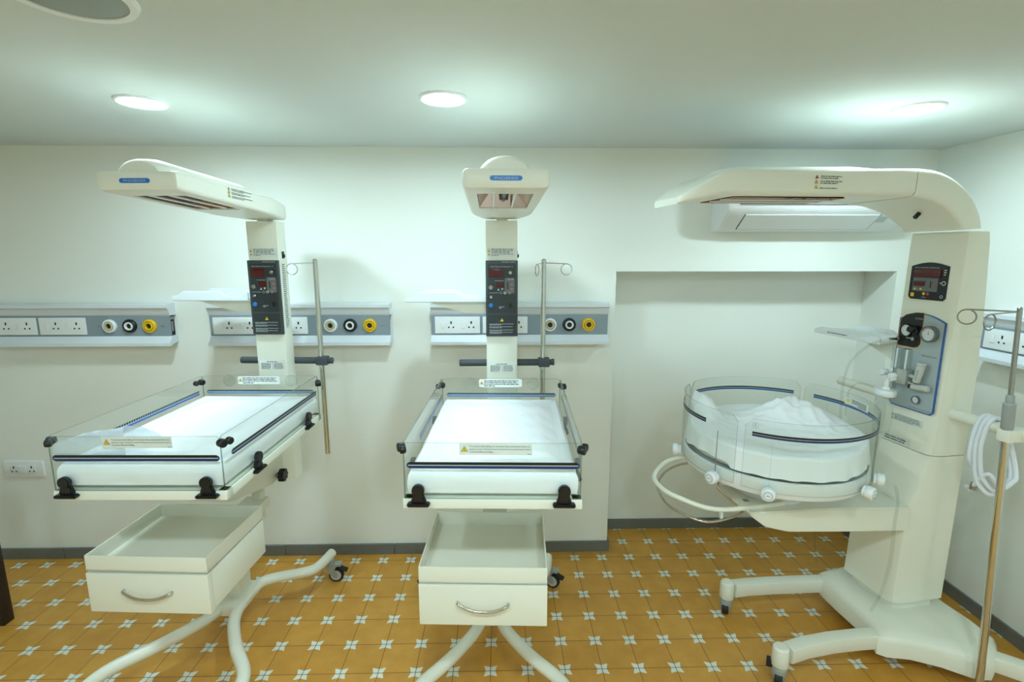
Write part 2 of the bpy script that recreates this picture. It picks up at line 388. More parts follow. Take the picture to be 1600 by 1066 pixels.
MB().box((.05, -.2075, .118), (AW - .05, -.2035, .122)).build('panel_seam', 'mgrey', t)
# ------------------------------------------------------------------ shared small pieces
def caster(t, x, y, ang, name='caster'):
    """caster whose stem is at (x, y); wheel trails in direction ang"""
    dx, dy = math.cos(ang), math.sin(ang); nx, ny = -dy, dx
    m = MB(); m.cyl((x, y, .128), (x, y, .088), .0185, .021, 20, .003)
    cx, cy = x + dx * .026, y + dy * .026
    for sgn in (-1, 1):
        O = Vector((cx + nx * sgn * .0165 - nx * .002, cy + ny * sgn * .0165 - ny * .002, .038))
        m.prism([(-.046, .062), (-.046, .042), (-.030, .012), (-.010, -.009), (.008, -.009), (.012, .006), (-.004, .034), (.008, .050), (.030, .062)], O, (dx, dy, 0), (0, 0, 1), -.004)
    m.box((-.046, -.0175, .088), (.030, .0175, .1), .004, Matrix.Translation((cx, cy, 0)) @ Matrix.Rotation(ang, 4, 'Z'))
    o = m.build(name, 'caster', t)
    Mx = Matrix.Translation((cx, cy, .038)) @ Matrix.Rotation(ang, 4, 'Z') @ Matrix.Rotation(PI / 2, 4, 'X')
    w = MB(); w.lathe([(.012, -.011), (.030, -.012), (.036, -.010), (.038, -.004), (.038, .004), (.036, .010), (.030, .012), (.012, .011)], Mx, 28); w.mi = 1
    w.lathe([(.001, -.0126), (.027, -.0124), (.027, .0124), (.001, .0126)], Mx, 28); w.build('wheel', ['rubber', 'cgrey'], o)
    m = MB(); m.box((.022, -.015, .078), (.062, .015, .086), .003, Matrix.Translation((cx, cy, 0)) @ Matrix.Rotation(ang, 4, 'Z') @ Matrix.Translation((0, 0, .082)) @ Matrix.Rotation(.35, 4, 'Y') @ Matrix.Translation((0, 0, -.082)))
    m.build('brake_pedal', 'rubber', o)
def stripe_flat(F, x0, x1, y, mats, parent, h=.016, dashed=False):
    m = MB(); e = h / 2
    m.mi = 0; m.quad(F, x0 + e * .5, y + h * .55, x1 - x0 - e, h * .45, .0012)
    m.mi = 1; m.quad(F, x0 + e * .2, y + h * .42, x1 - x0 - e * .4, h * .13, .0012)
    m.mi = 2; m.quad(F, x0 + e * .5, y, x1 - x0 - e, h * .42, .0012)
    if dashed:
        m.mi = 3; n = int((x1 - x0) / .011)
        for i in range(n): m.quad(F, x0 + e + i * .011, y + h * .5, .002, h * .5, .0016)
    m.disc(F, x0 + e * .6, y + h * .5, e * .85, .001, 12); m.disc(F, x1 - e * .6, y + h * .5, e * .85, .001, 12)
    return m.build('stripe', mats, parent, recalc=False)
def panel_clip(parent_t, O, right, out, label=None, rz=0.0):
    """black spring clip at the foot of an acrylic panel: round thumb pad, flared body, base bar. O = base centre on the panel"""
    O, r, o = Vector(O), Vector(right).normalized(), Vector(out).normalized(); u = Vector((0, 0, 1))
    m = MB()
    m.prism([(-.031, 0), (.031, 0), (.031, .010), (-.031, .010)], O + o * .020, r, u, -.026 if r.cross(u).dot(o) > 0 else .026, .003)
    k = -1 if r.cross(u).dot(o) > 0 else 1
    m.prism([(-.022, .010), (.022, .010), (.013, .036), (-.013, .036)], O + o * .012, r, u, k * .014, .003)
    m.prism([(.0175 * math.cos(2 * PI * i / 24), .046 + .0175 * math.sin(2 * PI * i / 24)) for i in range(24)], O + o * .016, r, u, k * .014, .002)
    for i in range(4): m.cyl(O + r * (-.012 + .008 * i) + u * .014 + o * .012, O + r * (-.012 + .008 * i) + u * .014 + o * .0145, .0022, n=8)
    return m.build('panel_clip', 'black', parent_t, rz=rz)
# ------------------------------------------------------------------ the two open cot radiant warmers
def radiant_warmer(x, y, a, bed_rot, base_dx, side_dx, label, pole_low, drawer_rot=0.0, ca=0.0):
    t = thing('radiant_warmer', label, 'infant warmer', (x, y, 0), a, 'infant radiant warmers')
    X, Yv, Zv = Vector((1, 0, 0)), Vector((0, 1, 0)), Vector((0, 0, 1))
    # --- base
    bx = base_dx; m = MB(); plan = [(.285, .175), (.265, .07), (.225, .02), (.06, -.05), (.036, -.13), (.034, -.20), (.06, -.31), (.15, -.45), (.25, -.57), (.275, -.66), (.275, -.74)]
    for sx in (-1, 1):
        m.tube([(bx + sx * px_, py_, .14) for px_, py_ in plan], .0235, 16, smooth=5)
    m.box((bx - .05, -.26, .115), (bx + .05, -.08, .163), .004); m.box((bx - .025, -.2, .16), (bx + .025, -.11, .50), .003)
    m.build('base_frame', 'cream', t)
    for sx in (-1, 1):
        caster(t, bx + sx * .285, .15, math.radians(ca if sx > 0 else 180 - ca)); caster(t, bx + sx * .275, -.72, math.radians(60 if sx > 0 else 120))
    # --- post from base to bed arm
    m = MB(); m.loft([rr((-.052, -.115, z), X, Yv, .026, .02, .018) for z in (.49, .9)]); m.build('post', 'cream', t)
    # --- drawer unit
    d0, d1, df, db = -.0654 - .1961 + side_dx, -.0654 + .1961 + side_dx, -.7427, -.4095
    zt, zm, z0 = .7143, .6614, .5195; th = .004
    pc = Vector(((d0 + d1) / 2, (df + db) / 2, 0)); dl = pc - Matrix.Rotation(drawer_rot, 3, 'Z') @ pc; kw = dict(loc=(dl.x, dl.y, 0), rz=drawer_rot)
    m = MB(); m.box((d0, df + .02, z0 + .004), (d1, db, zm - .006), .003); m.box((d0 + .15, db - .01, z0 + .03), (d0 + .25, -.10, z0 + .07)); m.build('drawer_cabinet', 'cream', t, **kw)
    m = MB(); m.box((d0, df, zm), (d1, db, zm + th)); m.box((d0, df, zm), (d1, df + th, zt), .001); m.box((d0, db - th, zm), (d1, db, zt), .001)
    m.box((d0, df + th, zm), (d0 + th, db - th, zt), .001); m.box((d1 - th, df + th, zm), (d1, db - th, zt), .001); m.build('storage_tray', 'cream', t, **kw)
    dr = MB().box((d0 - .001, df - .004, z0), (d1 + .001, df + .019, zm - .006), .003).build('drawer', 'cream', t, **kw)
    hx = (d0 + d1) / 2; m = MB()
    hp = [(hx - .078, df - .004, .600), (hx - .074, df - .014, .598), (hx - .05, df - .020, .589), (hx - .02, df - .022, .581), (hx + .02, df - .022, .580), (hx + .05, df - .020, .586), (hx + .074, df - .014, .594), (hx + .078, df - .004, .596)]
    m.tube(hp, .0048, 10, smooth=4); m.build('handle', 'chrome', dr, label='curved chrome pull handle')
    # --- column
    c = .0663; m = MB(); m.loft([rr((0, .0375, z), X, Yv, c, .0375, .004, 2) for z in (.625, 1.788)])
    m.box((-.02, .01, 1.785), (.025, .06, 1.80)); col = m.build('column', 'cream', t)
    Ff = FR((0, 0, 0), X, Zv); Fs = FR((c, .0375, 0), Yv, Zv)
    m = MB(); m.quad(Ff, -.062, 1.640, .124, .036, .0006)
    m.mi = 1; m.greek(Ff, -.042, 1.655, .096, .019, 3, .0012, .8, 3); m.greek(Ff, -.042, 1.643, .098, .011, 2, .0012, .35, 4)
    m.tri(Ff, -.053, 1.664, .011, 2, 1, .0012); m.tri(Ff, -.053, 1.650, .010, 2, 1, .0012); m.build('warning_label', ['lab', 'ink', 'yellow'], col, recalc=False)
    m = MB(); m.quad(Ff, -.056, 1.146, .112, .042, .0006); m.mi = 1; m.greek(Ff, -.025, 1.178, .05, .006, 1, .0012, 1, 5)
    m.greek(Ff, -.05, 1.148, .044, .028, 6, .0012, .9, 6); m.greek(Ff, .007, 1.148, .042, .028, 6, .0012, .9, 7); m.quad(Ff, .0015, 1.148, .0012, .03, .0012); m.build('specification_label', ['wlab', 'ink'], col, recalc=False)
    m = MB(); m.quad(Fs, -.022, 1.325, .034, .29, .0006); m.mi = 1
    m.greek(FR((c, .0375, 0), Yv, Zv), -.018, 1.33, .028, .28, 34, .0012, .6, 8); m.build('side_label', ['lab', 'ink'], col, recalc=False)
    m = MB(); m.box((c - .001, .028, 1.632), (c + .003, .046, 1.662), .001); m.box((c + .002, .031, 1.636), (c + .008, .043, 1.650), .002); m.build('switch', 'black', col)
    # --- control panel
    zk1, zk0 = 1.6246, 1.3043; cp = MB(); cp.box((-c - .001, -.014, zk0), (c + .001, .001, zk1), .003)
    cp.mi = 1; Fp = FR((0, -.014, 0), X, Zv); cp.quad(Fp, -.058, 1.405, .116, .205, .0006); cp.quad(Fp, -.058, 1.312, .116, .084, .0006)
    cp.mi = 2; cp.poly(Fp, [(.012, 1.488), (.052, 1.488), (.054, 1.492), (.054, 1.549), (.050, 1.553), (.016, 1.553), (.012, 1.549)], .0010)
    cp.mi = 3; cp.text(Fp, -.048, 1.597, "Infant's Measured Temperature \u00b0C", .0075, .0014, .094)
    cp.greek(Fp, .0, 1.6165, .056, .004, 1, .0010, 1, 2)
    cp.greek(Fp, -.030, 1.5395, .038, .004, 1, .0014, 1, 3); cp.greek(Fp, .024, 1.544, .026, .005, 1, .0014, 1, 4); cp.greek(Fp, -.012, 1.424, .024, .010, 2, .0014, .5, 5)
    for i, yy in enumerate((1.352, 1.340, 1.326, 1.316)): cp.greek(Fp, -.053, yy, .106, .0085, 2, .0012, .5, 10 + i)
    cp.poly(Fp, [(-.019, 1.500), (-.009, 1.500), (-.014, 1.509)], .0014); cp.poly(Fp, [(-.003, 1.509), (.007, 1.509), (.002, 1.500)], .0014)
    cp.ring(Fp, -.004, 1.4905, .0042, .0052, .0014); cp.quad(Fp, -.052, 1.4895, .038, .0012, .0014); cp.ring(Fp, .033, 1.4905, .0042, .0052, .0014)
    cp.mi = 4; cp.poly(Fp, [(.037, 1.521), (.047, 1.521), (.042, 1.531)], .0016); cp.poly(Fp, [(.037, 1.510), (.047, 1.510), (.042, 1.500)], .0016)
    cp.mi = 5; cp.quad(Fp, .022, 1.505, .005, .030, .0016)
    cp.tri(Fp, 0, 1.375, .017, 6, 5, .0014)
    p = cp.build('control_panel', ['dgrey', 'dgrey2', 'mgrey', 'pale', 'red', 'black', 'yellow'], t, recalc=False)
    for (a0, a1, b0, b1) in ((-.054, .006, 1.556, 1.590), (-.024, .011, 1.514, 1.534)):
        MB().box((a0, -.0165, b0), (a1, -.0145, b1), .0008).build('display', 'redglass', p, label='dark red numeric display')
    Rx = Matrix.Rotation(PI / 2, 4, 'X')
    def knob(px_, pz_, r, mm, nm='button'): MB().lathe([(r, 0), (r, .004), (r * .75, .006), (r * .3, .0055)], Matrix.Translation((px_, -.0145, pz_)) @ Rx, 20).build(nm, mm, p)
    knob(.036, 1.574, .0075, 'steel'); knob(.013, 1.4905, .007, 'steel'); knob(-.045, 1.473, .007, 'steel'); knob(-.046, 1.437, .009, 'sky')
    o = MB().lathe([(.009, 0), (.009, .004), (.0065, .005), (.006, .001)], Matrix.Translation((-.046, -.0145, 1.513)) @ Rx, 24).build('sensor_port', 'steel', p)
    MB().box((.030, -.019, 1.428), (.042, -.0145, 1.447), .001).build('power_switch', 'black', p)
    # --- heater head
    hs = [(-.674, .108, 1.842, 1.876), (-.668, .1195, 1.834, 1.885), (-.650, .123, 1.830, 1.888), (-.4, .1225, 1.817, 1.880), (-.13, .120, 1.803, 1.873), (-.09, .115, 1.801, 1.871), (.03, .086, 1.797, 1.866), (.07, .078, 1.797, 1.862), (.085, .07, 1.803, 1.855)]
    m = MB(); m.loft([rr((0, v, (za + zb) / 2), X, Zv, hw, (zb - za) / 2, .014, 4) for v, hw, za, zb in hs]); head = m.build('heater_head', 'cream2', t)
    ct = MB(); ct.box((-.084, -.585, 1.70), (.084, -.285, 1.862)); cto = ct.build('cutter', 'cream2', t); bpy.context.view_layer.update(); boolean(head, cto)
    m = MB(); sec = []
    for v, r, zz in ((-.655, .060, 1.884), (-.645, .070, 1.884), (-.60, .078, 1.882), (-.2, .074, 1.872), (-.14, .066, 1.87), (-.09, .04, 1.868)):
        h = .052 * (r / .078) ** 1.5 if r > .05 else .008
        sec.append([Vector((r * math.cos(PI * i / 16), v + .03 * (1 - math.sin(PI * i / 16)) * 0, zz + h * math.sin(PI * i / 16) - .004)) for i in range(17)] + [Vector((r * math.cos(PI - PI * i / 4) * .9, v, zz - .008)) for i in range(1, 4)])
    m.loft(sec); m.build('top_dome', 'cream2', head)
    m = MB()   # reflector trough: open tapered box
    R0 = [(-.083, -.584, 1.806), (.083, -.584, 1.806), (.083, -.286, 1.806), (-.083, -.286, 1.806)]; R1 = [(-.05, -.55, 1.858), (.05, -.55, 1.858), (.05, -.32, 1.858), (-.05, -.32, 1.858)]
    R0 = [(q[0], q[1], 1.831 - .0507 * (q[1] + .67) + .004) for q in R0]
    m.loft([R0, R1], caps=False); m.bm.faces.new([m.bm.verts.new(Vector(q)) for q in R1]); m.build('reflector', 'reflector', head, recalc=False)
    for ux in (-.034, .03): MB().cyl((ux, -.583, 1.829), (ux, -.287, 1.816), .0035, n=8).build('guard_rod', 'white', head)
    m = MB(); m.cyl((-.0, -.40, 1.858), (-.0, -.40, 1.828), .018, .014); m.cyl((0, -.56, 1.84), (0, -.31, 1.838), .007, n=12); m.build('heating_element', 'mgrey', head)
    Fh = FR((0, -.6745, 0), X, Zv); m = MB(); w2, h2, yy = .039, .0068, 1.859
    m.poly(Fh, [(w2 * sx + h2 * math.cos(t0), yy + h2 * math.sin(t0)) for sx, ts in ((1, (-90, -45, 0, 45, 90)), (-1, (90, 135, 180, 225, 270))) for t0 in map(math.radians, ts)], .0008)
    m.mi = 1; m.text(Fh, -.033, yy - .0036, 'PHOENIX', .0098, .0014, .066); m.build('nameplate', ['sky', 'pale'], head, recalc=False)
    Fh2 = FR((.1232, -.42, 1.853), (-.006, 1, -.02), (0, 0, 1)); m = MB(); m.mi = 0
    for i in range(3): m.greek(Fh2, .014, .010 - i * .012, .13, .009, 2, .0012, .6, 20 + i)
    for i in range(3): m.tri(Fh2, 0, .016 - i * .012, .011, 1, 0, .0012)
    m.build('warning_label', ['ink', 'yellow'], head, recalc=False)
    # --- shelf tray on the column's left
    u0, u1, v0, v1 = -.402, -.067, -.03, .17
    prf = [(u0, 1.452), (u1, 1.452), (u1, 1.488), (u1 - .012, 1.488), (u1 - .030, 1.470), (-.165, 1.472), (-.19, 1.494), (-.352, 1.494), (-.376, 1.474), (u0, 1.472)]
    m = MB()
    for vv in (v0, v1 - .014): m.prism(prf, (0, vv, 0), X, Zv, -.014, .003)
    m.box((u0, v0 + .012, 1.452), (u1, v1 - .012, 1.462), .002); tr = m.build('shelf_tray', 'tray', t)
    m = MB(); m.prism([(-.325, 1.4515), (u1, 1.4515), (u1, 1.402), (-.155, 1.402)], (0, .012, 0), X, Zv, -.085, .001); m.cyl((-.09, .011, 1.44), (-.09, .0115, 1.44), .003, n=10); m.build('shelf_bracket', 'cream', tr)
    # --- grey cross bar, clamp and drip pole
    cb = MB().cyl((-.19, .085, 1.169), (.205, .085, 1.169), .0155, n=20, bev=.004).build('cross_bar', 'bar', t)
    m = MB(); m.box((.165, .063, 1.149), (.217, .109, 1.189), .007); m.cyl((.217, .085, 1.169), (.238, .085, 1.169), .013, .016, 8, .002); m.build('pole_clamp', 'bar', cb)
    lx = pole_low
    ztop = 1.625; m = MB(); P0, P1 = Vector((.186, .085, ztop)), Vector((.186 + lx, .085, .72)); m.tube([P0 + Vector((0, 0, .006)), P0 + Vector((0, 0, .003)), P0, P1], .0115, 18, rs=[.004, .009, .0115, .0115]); pole = m.build('drip_pole', 'chrome', t, label='polished steel drip pole')
    def hook(sx, ang):
        dx, dy = math.cos(ang) * sx, math.sin(ang) * sx; pts = [(P0.x + dx * .008, .085 + dy * .008, ztop - .012), (P0.x + dx * .10, .085 + dy * .10, ztop - .016)]
        for i in range(0, 17):
            th_ = PI / 2 - 2 * PI * i / 17
            pts.append((P0.x + dx * (.10 + .024 * math.cos(th_)), .085 + dy * (.10 + .024 * math.cos(th_)), ztop - .04 + .024 * math.sin(th_)))
        MB().tube(pts, .0022, 8).build('hook', 'chrome', pole)
    hook(1, math.radians(0)) if side_dx == 0 else None
    hook(-1, math.radians(68 if side_dx == 0 else 12))
    # --- bed : pieces turn a little about the column
    w_, vf, vb, zt, zp = .242, -.8328, -.1211, 1.1459, .9839; br = bed_rot
    m = MB(); fz0, fz1 = .955, .983
    m.box((-w_ - .006, vf - .004, fz0), (w_ + .006, vf + .03, fz1), .003); m.box((-w_ - .006, vb - .03, fz0), (w_ + .006, vb + .004, fz1), .003)
    for sx in (-1, 1): m.box((sx * (w_ + .006) - .015 * sx - .015, vf, fz0), (sx * (w_ + .006) - .015 * sx + .015, vb, fz1), .003)
    m.box((-w_ + .02, vf + .03, .978), (w_ - .02, vb - .03, .984)); m.box((-.12, -.62, .93), (.12, -.12, .957), .004)
    for ux in (-.17, .15): m.box((ux, vf + .05, .984), (ux + .04, vf + .16, .996))
    m.build('bed_frame', 'cream', t, rz=br)
    m = MB(); m.prism([(-.60, .93), (-.10, .93), (-.10, .70), (-.20, .695), (-.48, .765), (-.53, .80)], (-.085, 0, 0), Yv, Zv, .15, .004); m.build('support_arm', 'cream', t)
    m = MB(); m.cyl((.06, -.17, .725), (.082, -.17, .725), .008, n=12); m.mi = 1
    pts = []
    for i in range(32): 
        th_ = 2 * PI * i / 32; r = .0265 + .0035 * math.cos(8 * th_); pts.append((r * math.cos(th_), r * math.sin(th_)))
    m.prism(pts, (.082, -.17, .725), Yv, Zv, .024, .003); m.build('tilt_knob', ['steel', 'black'], t)
    def panel(p0, p1, dashed, mats, lab):
        p0, p1 = Vector(p0), Vector(p1); r = (p1 - p0).normalized(); n = r.cross(Zv); L_ = (p1 - p0).length; rad = .012; h = zt - zp; q = []
        for cx_, cz_, t0 in ((L_ - rad, h - rad, 0), (rad, h - rad, 90)):
            for i in range(5): th_ = math.radians(t0 + 90 * i / 4); q.append((cx_ + rad * math.cos(th_), cz_ + rad * math.sin(th_)))
        q += [(0, 0), (L_, 0)]
        m = MB(); tmp_n = len(m.bm.faces); m.prism(q, p0 - n * .0025 + Zv * zp, r, Zv, .005)
        for f in m.bm.faces: f.material_index = 0 if abs(f.normal.dot(n)) > .5 else 1
        m.bm.normal_update()
        for f in m.bm.faces: f.material_index = 0 if abs(f.normal.dot(n)) > .5 else 1
        o = m.build('acrylic_panel', ['acr', 'acre'], t, rz=br)
        F = FR(p0 + n * .0026, r, Zv); return o, F, L_
    A, B, C, D = (-w_, vf, 0), (w_, vf, 0), (w_, vb, 0), (-w_, vb, 0)
    o, F, L_ = panel(A, B, 0, 0, 1); stripe_flat(F, .010, L_ - .006, 1.0735, ['black', 'pale', 'navy', 'pale'], o, .0185)
    m = MB(); m.quad(F, .153, 1.113, .198, .034, .0008); m.mi = 1
    for i, (s_, wd) in enumerate((('To prevent infant falling, do not leave infant unattended when any', .164), ('panels are open. All panels must be closed and secured during transport', .166), ('to prevent infant from falling.', .064))):
        m.text(F, .181, 1.1355 - .0078 * i, s_, .0062, .0014, wd)
    m.tri(F, .167, 1.1295, .0165, 2, 1, .0014); m.greek(F, .338, 1.1145, .010, .003, 1, .0014, 1, 9); m.build('warning_label', ['lab', 'ink', 'yellow'], o, recalc=False)
    o, F, L_ = panel(D, C, 1, 0, 1); F = (F[0] , F[1], F[2]); stripe_flat(F, .018, L_ - .018, 1.070, ['dgrey', 'pale', 'sblue', 'sblue'], o, .016, True)
    m = MB(); m.poly(F, [(.152 + dx, 1.1105 + dz) for dx, dz in ((.004, 0), (.172, 0), (.176, .004), (.176, .030), (.172, .034), (.004, .034), (0, .030), (0, .004))], .0008); m.mi = 1
    m.greek(F, .172, 1.113, .148, .028, 4, .0014, .3, 11); m.tri(F, .162, 1.128, .014, 2, 1, .0014); m.build('warning_label', ['wlab', 'ink', 'yellow'], o, recalc=False)
    for ux in (.115, .375):
        q = MB(); q.prism([(.026 * math.cos(2 * PI * i / 24), .026 * math.sin(2 * PI * i / 24)) for i in range(24)], F[0] + F[1] * ux + Vector((0, .005, 1.125)), X, Zv, .010, .003); q.build('grommet', 'glass', o)
    o, F, L_ = panel(B, C, 0, 0, 0); stripe_flat(F, .045, L_ - .03, 1.072, ['black', 'pale', 'navy', 'pale'], o, .0175)
    o, F, L_ = panel(A, D, 0, 0, 0); stripe_flat(F, .20, L_ - .03, 1.072, ['black', 'pale', 'blue', 'pale'], o, .0175, True)
    for ux in (-.203, .197): panel_clip(t, (ux, vf - .003, .967), (1, 0, 0), (0, -1, 0), rz=br)
    for sx in (-1, 1):
        for vv in (-.66, -.26): panel_clip(t, (sx * (w_ + .003), vv, .967), (0, 1, 0), (sx, 0, 0), rz=br)
    for sx in (-1, 1):
        for vv, dz in ((vf + .015, 1.125), (vb - .015, 1.118)):
            m = MB(); q = Vector((sx * (w_ + .002), vv, dz)); d = Vector((sx * .9, (-.45 if vv < -.5 else .45), 0)).normalized()
            e = d.cross(Zv); m.cyl(q - d * .006 + e * .010, q + d * .016 + e * .010, .012, .013, 18, .003); m.cyl(q - d * .002 - e * .012, q + d * .014 - e * .012, .011, .011, 18, .003); m.cyl(q + d * .004 + e * .01, q + d * .004 - e * .012, .006, n=10)
            m.build('corner_knob', 'black', t, rz=br)
    return t, br
def mattress(t, br, x, y, a, label, seed):
    """wrinkled sheet covered pad filling the bed; its own thing, resting on the bed frame"""
    w_, v0, v1, z0, z1 = .2375, -.8285, -.127, .9965, 1.070
    bm = bmesh.new(); nx, ny, nz = 46, 66, 10; vs = {}
    def key(i, j, k):
        if (i, j, k) not in vs:
            fx, fy, fz = i / nx * 2 - 1, j / ny * 2 - 1, k / nz
            ez = (fz * 2 - 1)
            rr_ = 1 - .035 * max(0, abs(ez) - .35) ** 2
            X0 = fx * w_ * rr_; Y0 = (v0 + v1) / 2 + fy * (v1 - v0) / 2 * (1 - .018 * max(0, abs(ez) - .35) ** 2)
            P = Vector((X0 * 6, Y0 * 6, fz * 1.2 + seed * 7.3)); nzv = noise.noise(P) + .6 * noise.noise(P * 2.3) + .35 * noise.noise(Vector((X0 * 30 + Y0 * 12, Y0 * 9, seed)))
            Z0 = z0 + fz * (z1 - z0)
            if fz > .45: e_ = .030 * (1 - math.sqrt(max(0, 1 - ((fz - .45) / .55) ** 2))); X0 -= e_ * fx; Y0 -= e_ * fy
            if k == nz: Z0 += .006 * nzv - .012 * max(0, max(abs(fx), abs(fy)) - .72) / .28
            elif k > 0 and abs(fx) == 1: X0 -= abs(.0035 * nzv) * (1 if fx > 0 else -1)
            elif k > 0 and abs(fy) == 1: Y0 -= abs(.0035 * nzv) * (1 if fy > 0 else -1)
            vs[(i, j, k)] = bm.verts.new((X0, Y0, Z0))
        return vs[(i, j, k)]
    for i in range(nx):
        for j in range(ny):
            for k in (0, nz): bm.faces.new((key(i, j, k), key(i + 1, j, k), key(i + 1, j + 1, k), key(i, j + 1, k)))
    for i in range(nx):
        for k in range(nz):
            for j in (0, ny): bm.faces.new((key(i, j, k), key(i + 1, j, k), key(i + 1, j, k + 1), key(i, j, k + 1)))
    for j in range(ny):
        for k in range(nz):
            for i in (0, nx): bm.faces.new((key(i, j, k), key(i, j + 1, k), key(i, j + 1, k + 1), key(i, j, k + 1)))
    bmesh.ops.recalc_face_normals(bm, faces=bm.faces[:])
    mb = MB(); mb.bm.free(); mb.bm = bm
    o = mb.build('mattress', 'sheet', None, 60, (x, y, 0), a + br)
    tag(o, label, 'mattress', 'white sheeted cot mattresses')
W1 = (-1.0127, 2.1934, -.0559); W2 = (.0062, 2.1199, .017)
t1, b1 = radiant_warmer(*W1, .0332, -.15, -.0001, 'cream radiant warmer with rectangular cot and drawer, left of the three warmers', .0, 0.0, 3)
t2, b2 = radiant_warmer(*W2, -.0531, -.055, 0, 'cream radiant warmer with rectangular cot and drawer, middle of the three warmers', .0, -.062, -28)
mattress(t1, b1, *W1, 'white sheeted mattress in the left rectangular cot, crumpled film on its corner', 1)
mattress(t2, b2, *W2, 'white sheeted mattress in the middle rectangular cot', 2)
# crumpled clear film on the left cot's corner
m = MB(); n = 34; nn_ = 22; g = []
for j in range(nn_ + 1):
    row = []
    for i in range(n + 1):
        fx, fy = i / n, j / nn_
        u = -.2365 + .205 * fx
        q = Vector((u * 16, fy * 4, 3.1)); nz = noise.noise(q) + .5 * noise.noise(q * 2.6)
        top = 1.136 + .034 * fx + .007 * nz - .02 * (1 - fx) ** 4
        if fy < .4: v = -.8295 + .0035 * (1 - abs(nz)) * fy / .4; z = 1.072 + (top - 1.072) * fy / .4
        else: ff = (fy - .4) / .6; v = -.826 + (.05 + .11 * fx) * ff; z = top - (top - 1.080) * ff ** 1.6 + .008 * nz * ff
        row.append(m.bm.verts.new((u, v, z)))
    g.append(row)
for j in range(nn_):
    for i in range(n): m.bm.faces.new((g[j][i], g[j][i + 1], g[j + 1][i + 1], g[j + 1][i]))
o = m.build('plastic_film', 'film', None, 80, (W1[0], W1[1], 0), W1[2] + b1, recalc=False)
tag(o, 'crumpled translucent plastic film in the front left corner of the left cot', 'plastic film')
# ------------------------------------------------------------------ round bassinet warmer on the right
A3 = .15 - PI / 2
t = thing('bassinet_warmer', 'cream radiant warmer with round clear bassinet, right of the three warmers', 'infant warmer', (1.67, 1.95, 0), A3, 'infant radiant warmers')
X, Yv, Zv = Vector((1, 0, 0)), Vector((0, 1, 0)), Vector((0, 0, 1))
# base
m = MB()
outl = [(-.20, -.13), (-.15, -.155), (-.05, -.165), (.08, -.17), (.15, -.185), (.20, -.205), (.225, -.18), (.25, -.10), (.30, -.02), (.375, .06), (.385, .11), (.355, .17), (.30, .235), (.22, .25), (.10, .25), (-.06, .26), (-.20, .28), (-.30, .24), (-.32, .18), (-.26, .10), (-.22, .02), (-.21, -.08)]
def osec(z, k, cx=.03, cy=.06): return [((x - cx) * k + cx, (y - cy) * k + cy, z) for x, y in outl]
m.loft([osec(.070, .97), osec(.075, 1.0), osec(.135, 1.0), osec(.155, .965), osec(.165, .90), osec(.172, .80)]); m.build('base', 'cream', t)
def w3leg(pts, tip, wheel_ang, pedal):
    m = MB(); P = [Vector((*p, 0)) for p in pts]; secs = []
    for i, p in enumerate(P):
        d = (P[min(len(P) - 1, i + 1)] - P[max(0, i - 1)]).normalized(); nrm = Vector((-d.y, d.x, 0)); z = .118
        secs.append(rr(p + Zv * z, nrm, Zv, .027, .030, .005, 2))
    m.loft(secs); m.cyl((tip[0], tip[1], .075), (tip[0], tip[1], .160), .032, .030, 28, .008); lg = m.build('leg', 'cream', t)
    c = MB(); c.cyl((tip[0], tip[1], .074), (tip[0], tip[1], .026), .029, .025, 24, .003); co = c.build('caster', 'caster', t)
    dx, dy = math.cos(wheel_ang), math.sin(wheel_ang); cx, cy = tip[0] + dx * .006, tip[1] + dy * .006
    Mx = Matrix.Translation((cx, cy, .030)) @ Matrix.Rotation(wheel_ang, 4, 'Z') @ Matrix.Rotation(PI / 2, 4, 'X')
    MB().lathe([(.006, -.013), (.024, -.014), (.029, -.010), (.030, 0), (.029, .010), (.024, .014), (.006, .013)], Mx, 24).build('wheel', 'rubber', co)
    MB().box((.02, -.013, .062), (.046, .013, .092), .003, Matrix.Translation((tip[0], tip[1], 0)) @ Matrix.Rotation(pedal, 4, 'Z')).build('brake_pedal', 'rubber', co)
w3leg([(-.165, -.12), (-.18, -.25), (-.195, -.38), (-.205, -.50), (-.205, -.57)], (-.205, -.60), math.radians(-38), math.radians(120))
w3leg([(.175, -.14), (.165, -.26), (.160, -.38), (.165, -.50), (.178, -.59)], (.185, -.625), math.radians(-38), math.radians(-128))
w3leg([(.32, .13), (.39, .20), (.46, .27)], (.475, .29), math.radians(30), math.radians(60))
w3leg([(-.26, .2), (-.33, .27), (-.40, .34)], (-.415, .36), math.radians(100), math.radians(100))
# column : lofted shell
def csec(z, u0, u1, v0, v1, ch=.016, r=.01):
    return [(u0 + r, v0, z), (u1 - .032, v0, z), (u1 - .012, v0 + .012, z), (u1, v0 + .045, z), (u1, v1 - r, z), (u1 - r, v1, z), (u0 + r, v1, z), (u0, v1 - r, z), (u0, v0 + .03, z), (u0 + .004, v0 + .010, z)]
m = MB(); m.loft([csec(.165, -.115, .10, -.035, .16), csec(.215, -.115, .10, -.035, .16)]); m.build('column_foot', 'cream', t)
m = MB(); m.loft([csec(z, *q) for z, q in ((.212, (-.135, .118, -.065, .19)), (.40, (-.128, .122, -.065, .185)), (.60, (-.12, .127, -.065, .178)), (.66, (-.115, .129, -.062, .175)), (.74, (-.108, .132, -.03, .172)), (.80, (-.102, .134, -.008, .168)), (.862, (-.096, .136, 0, .165)))]); col = m.build('lower_column', 'cream', t)
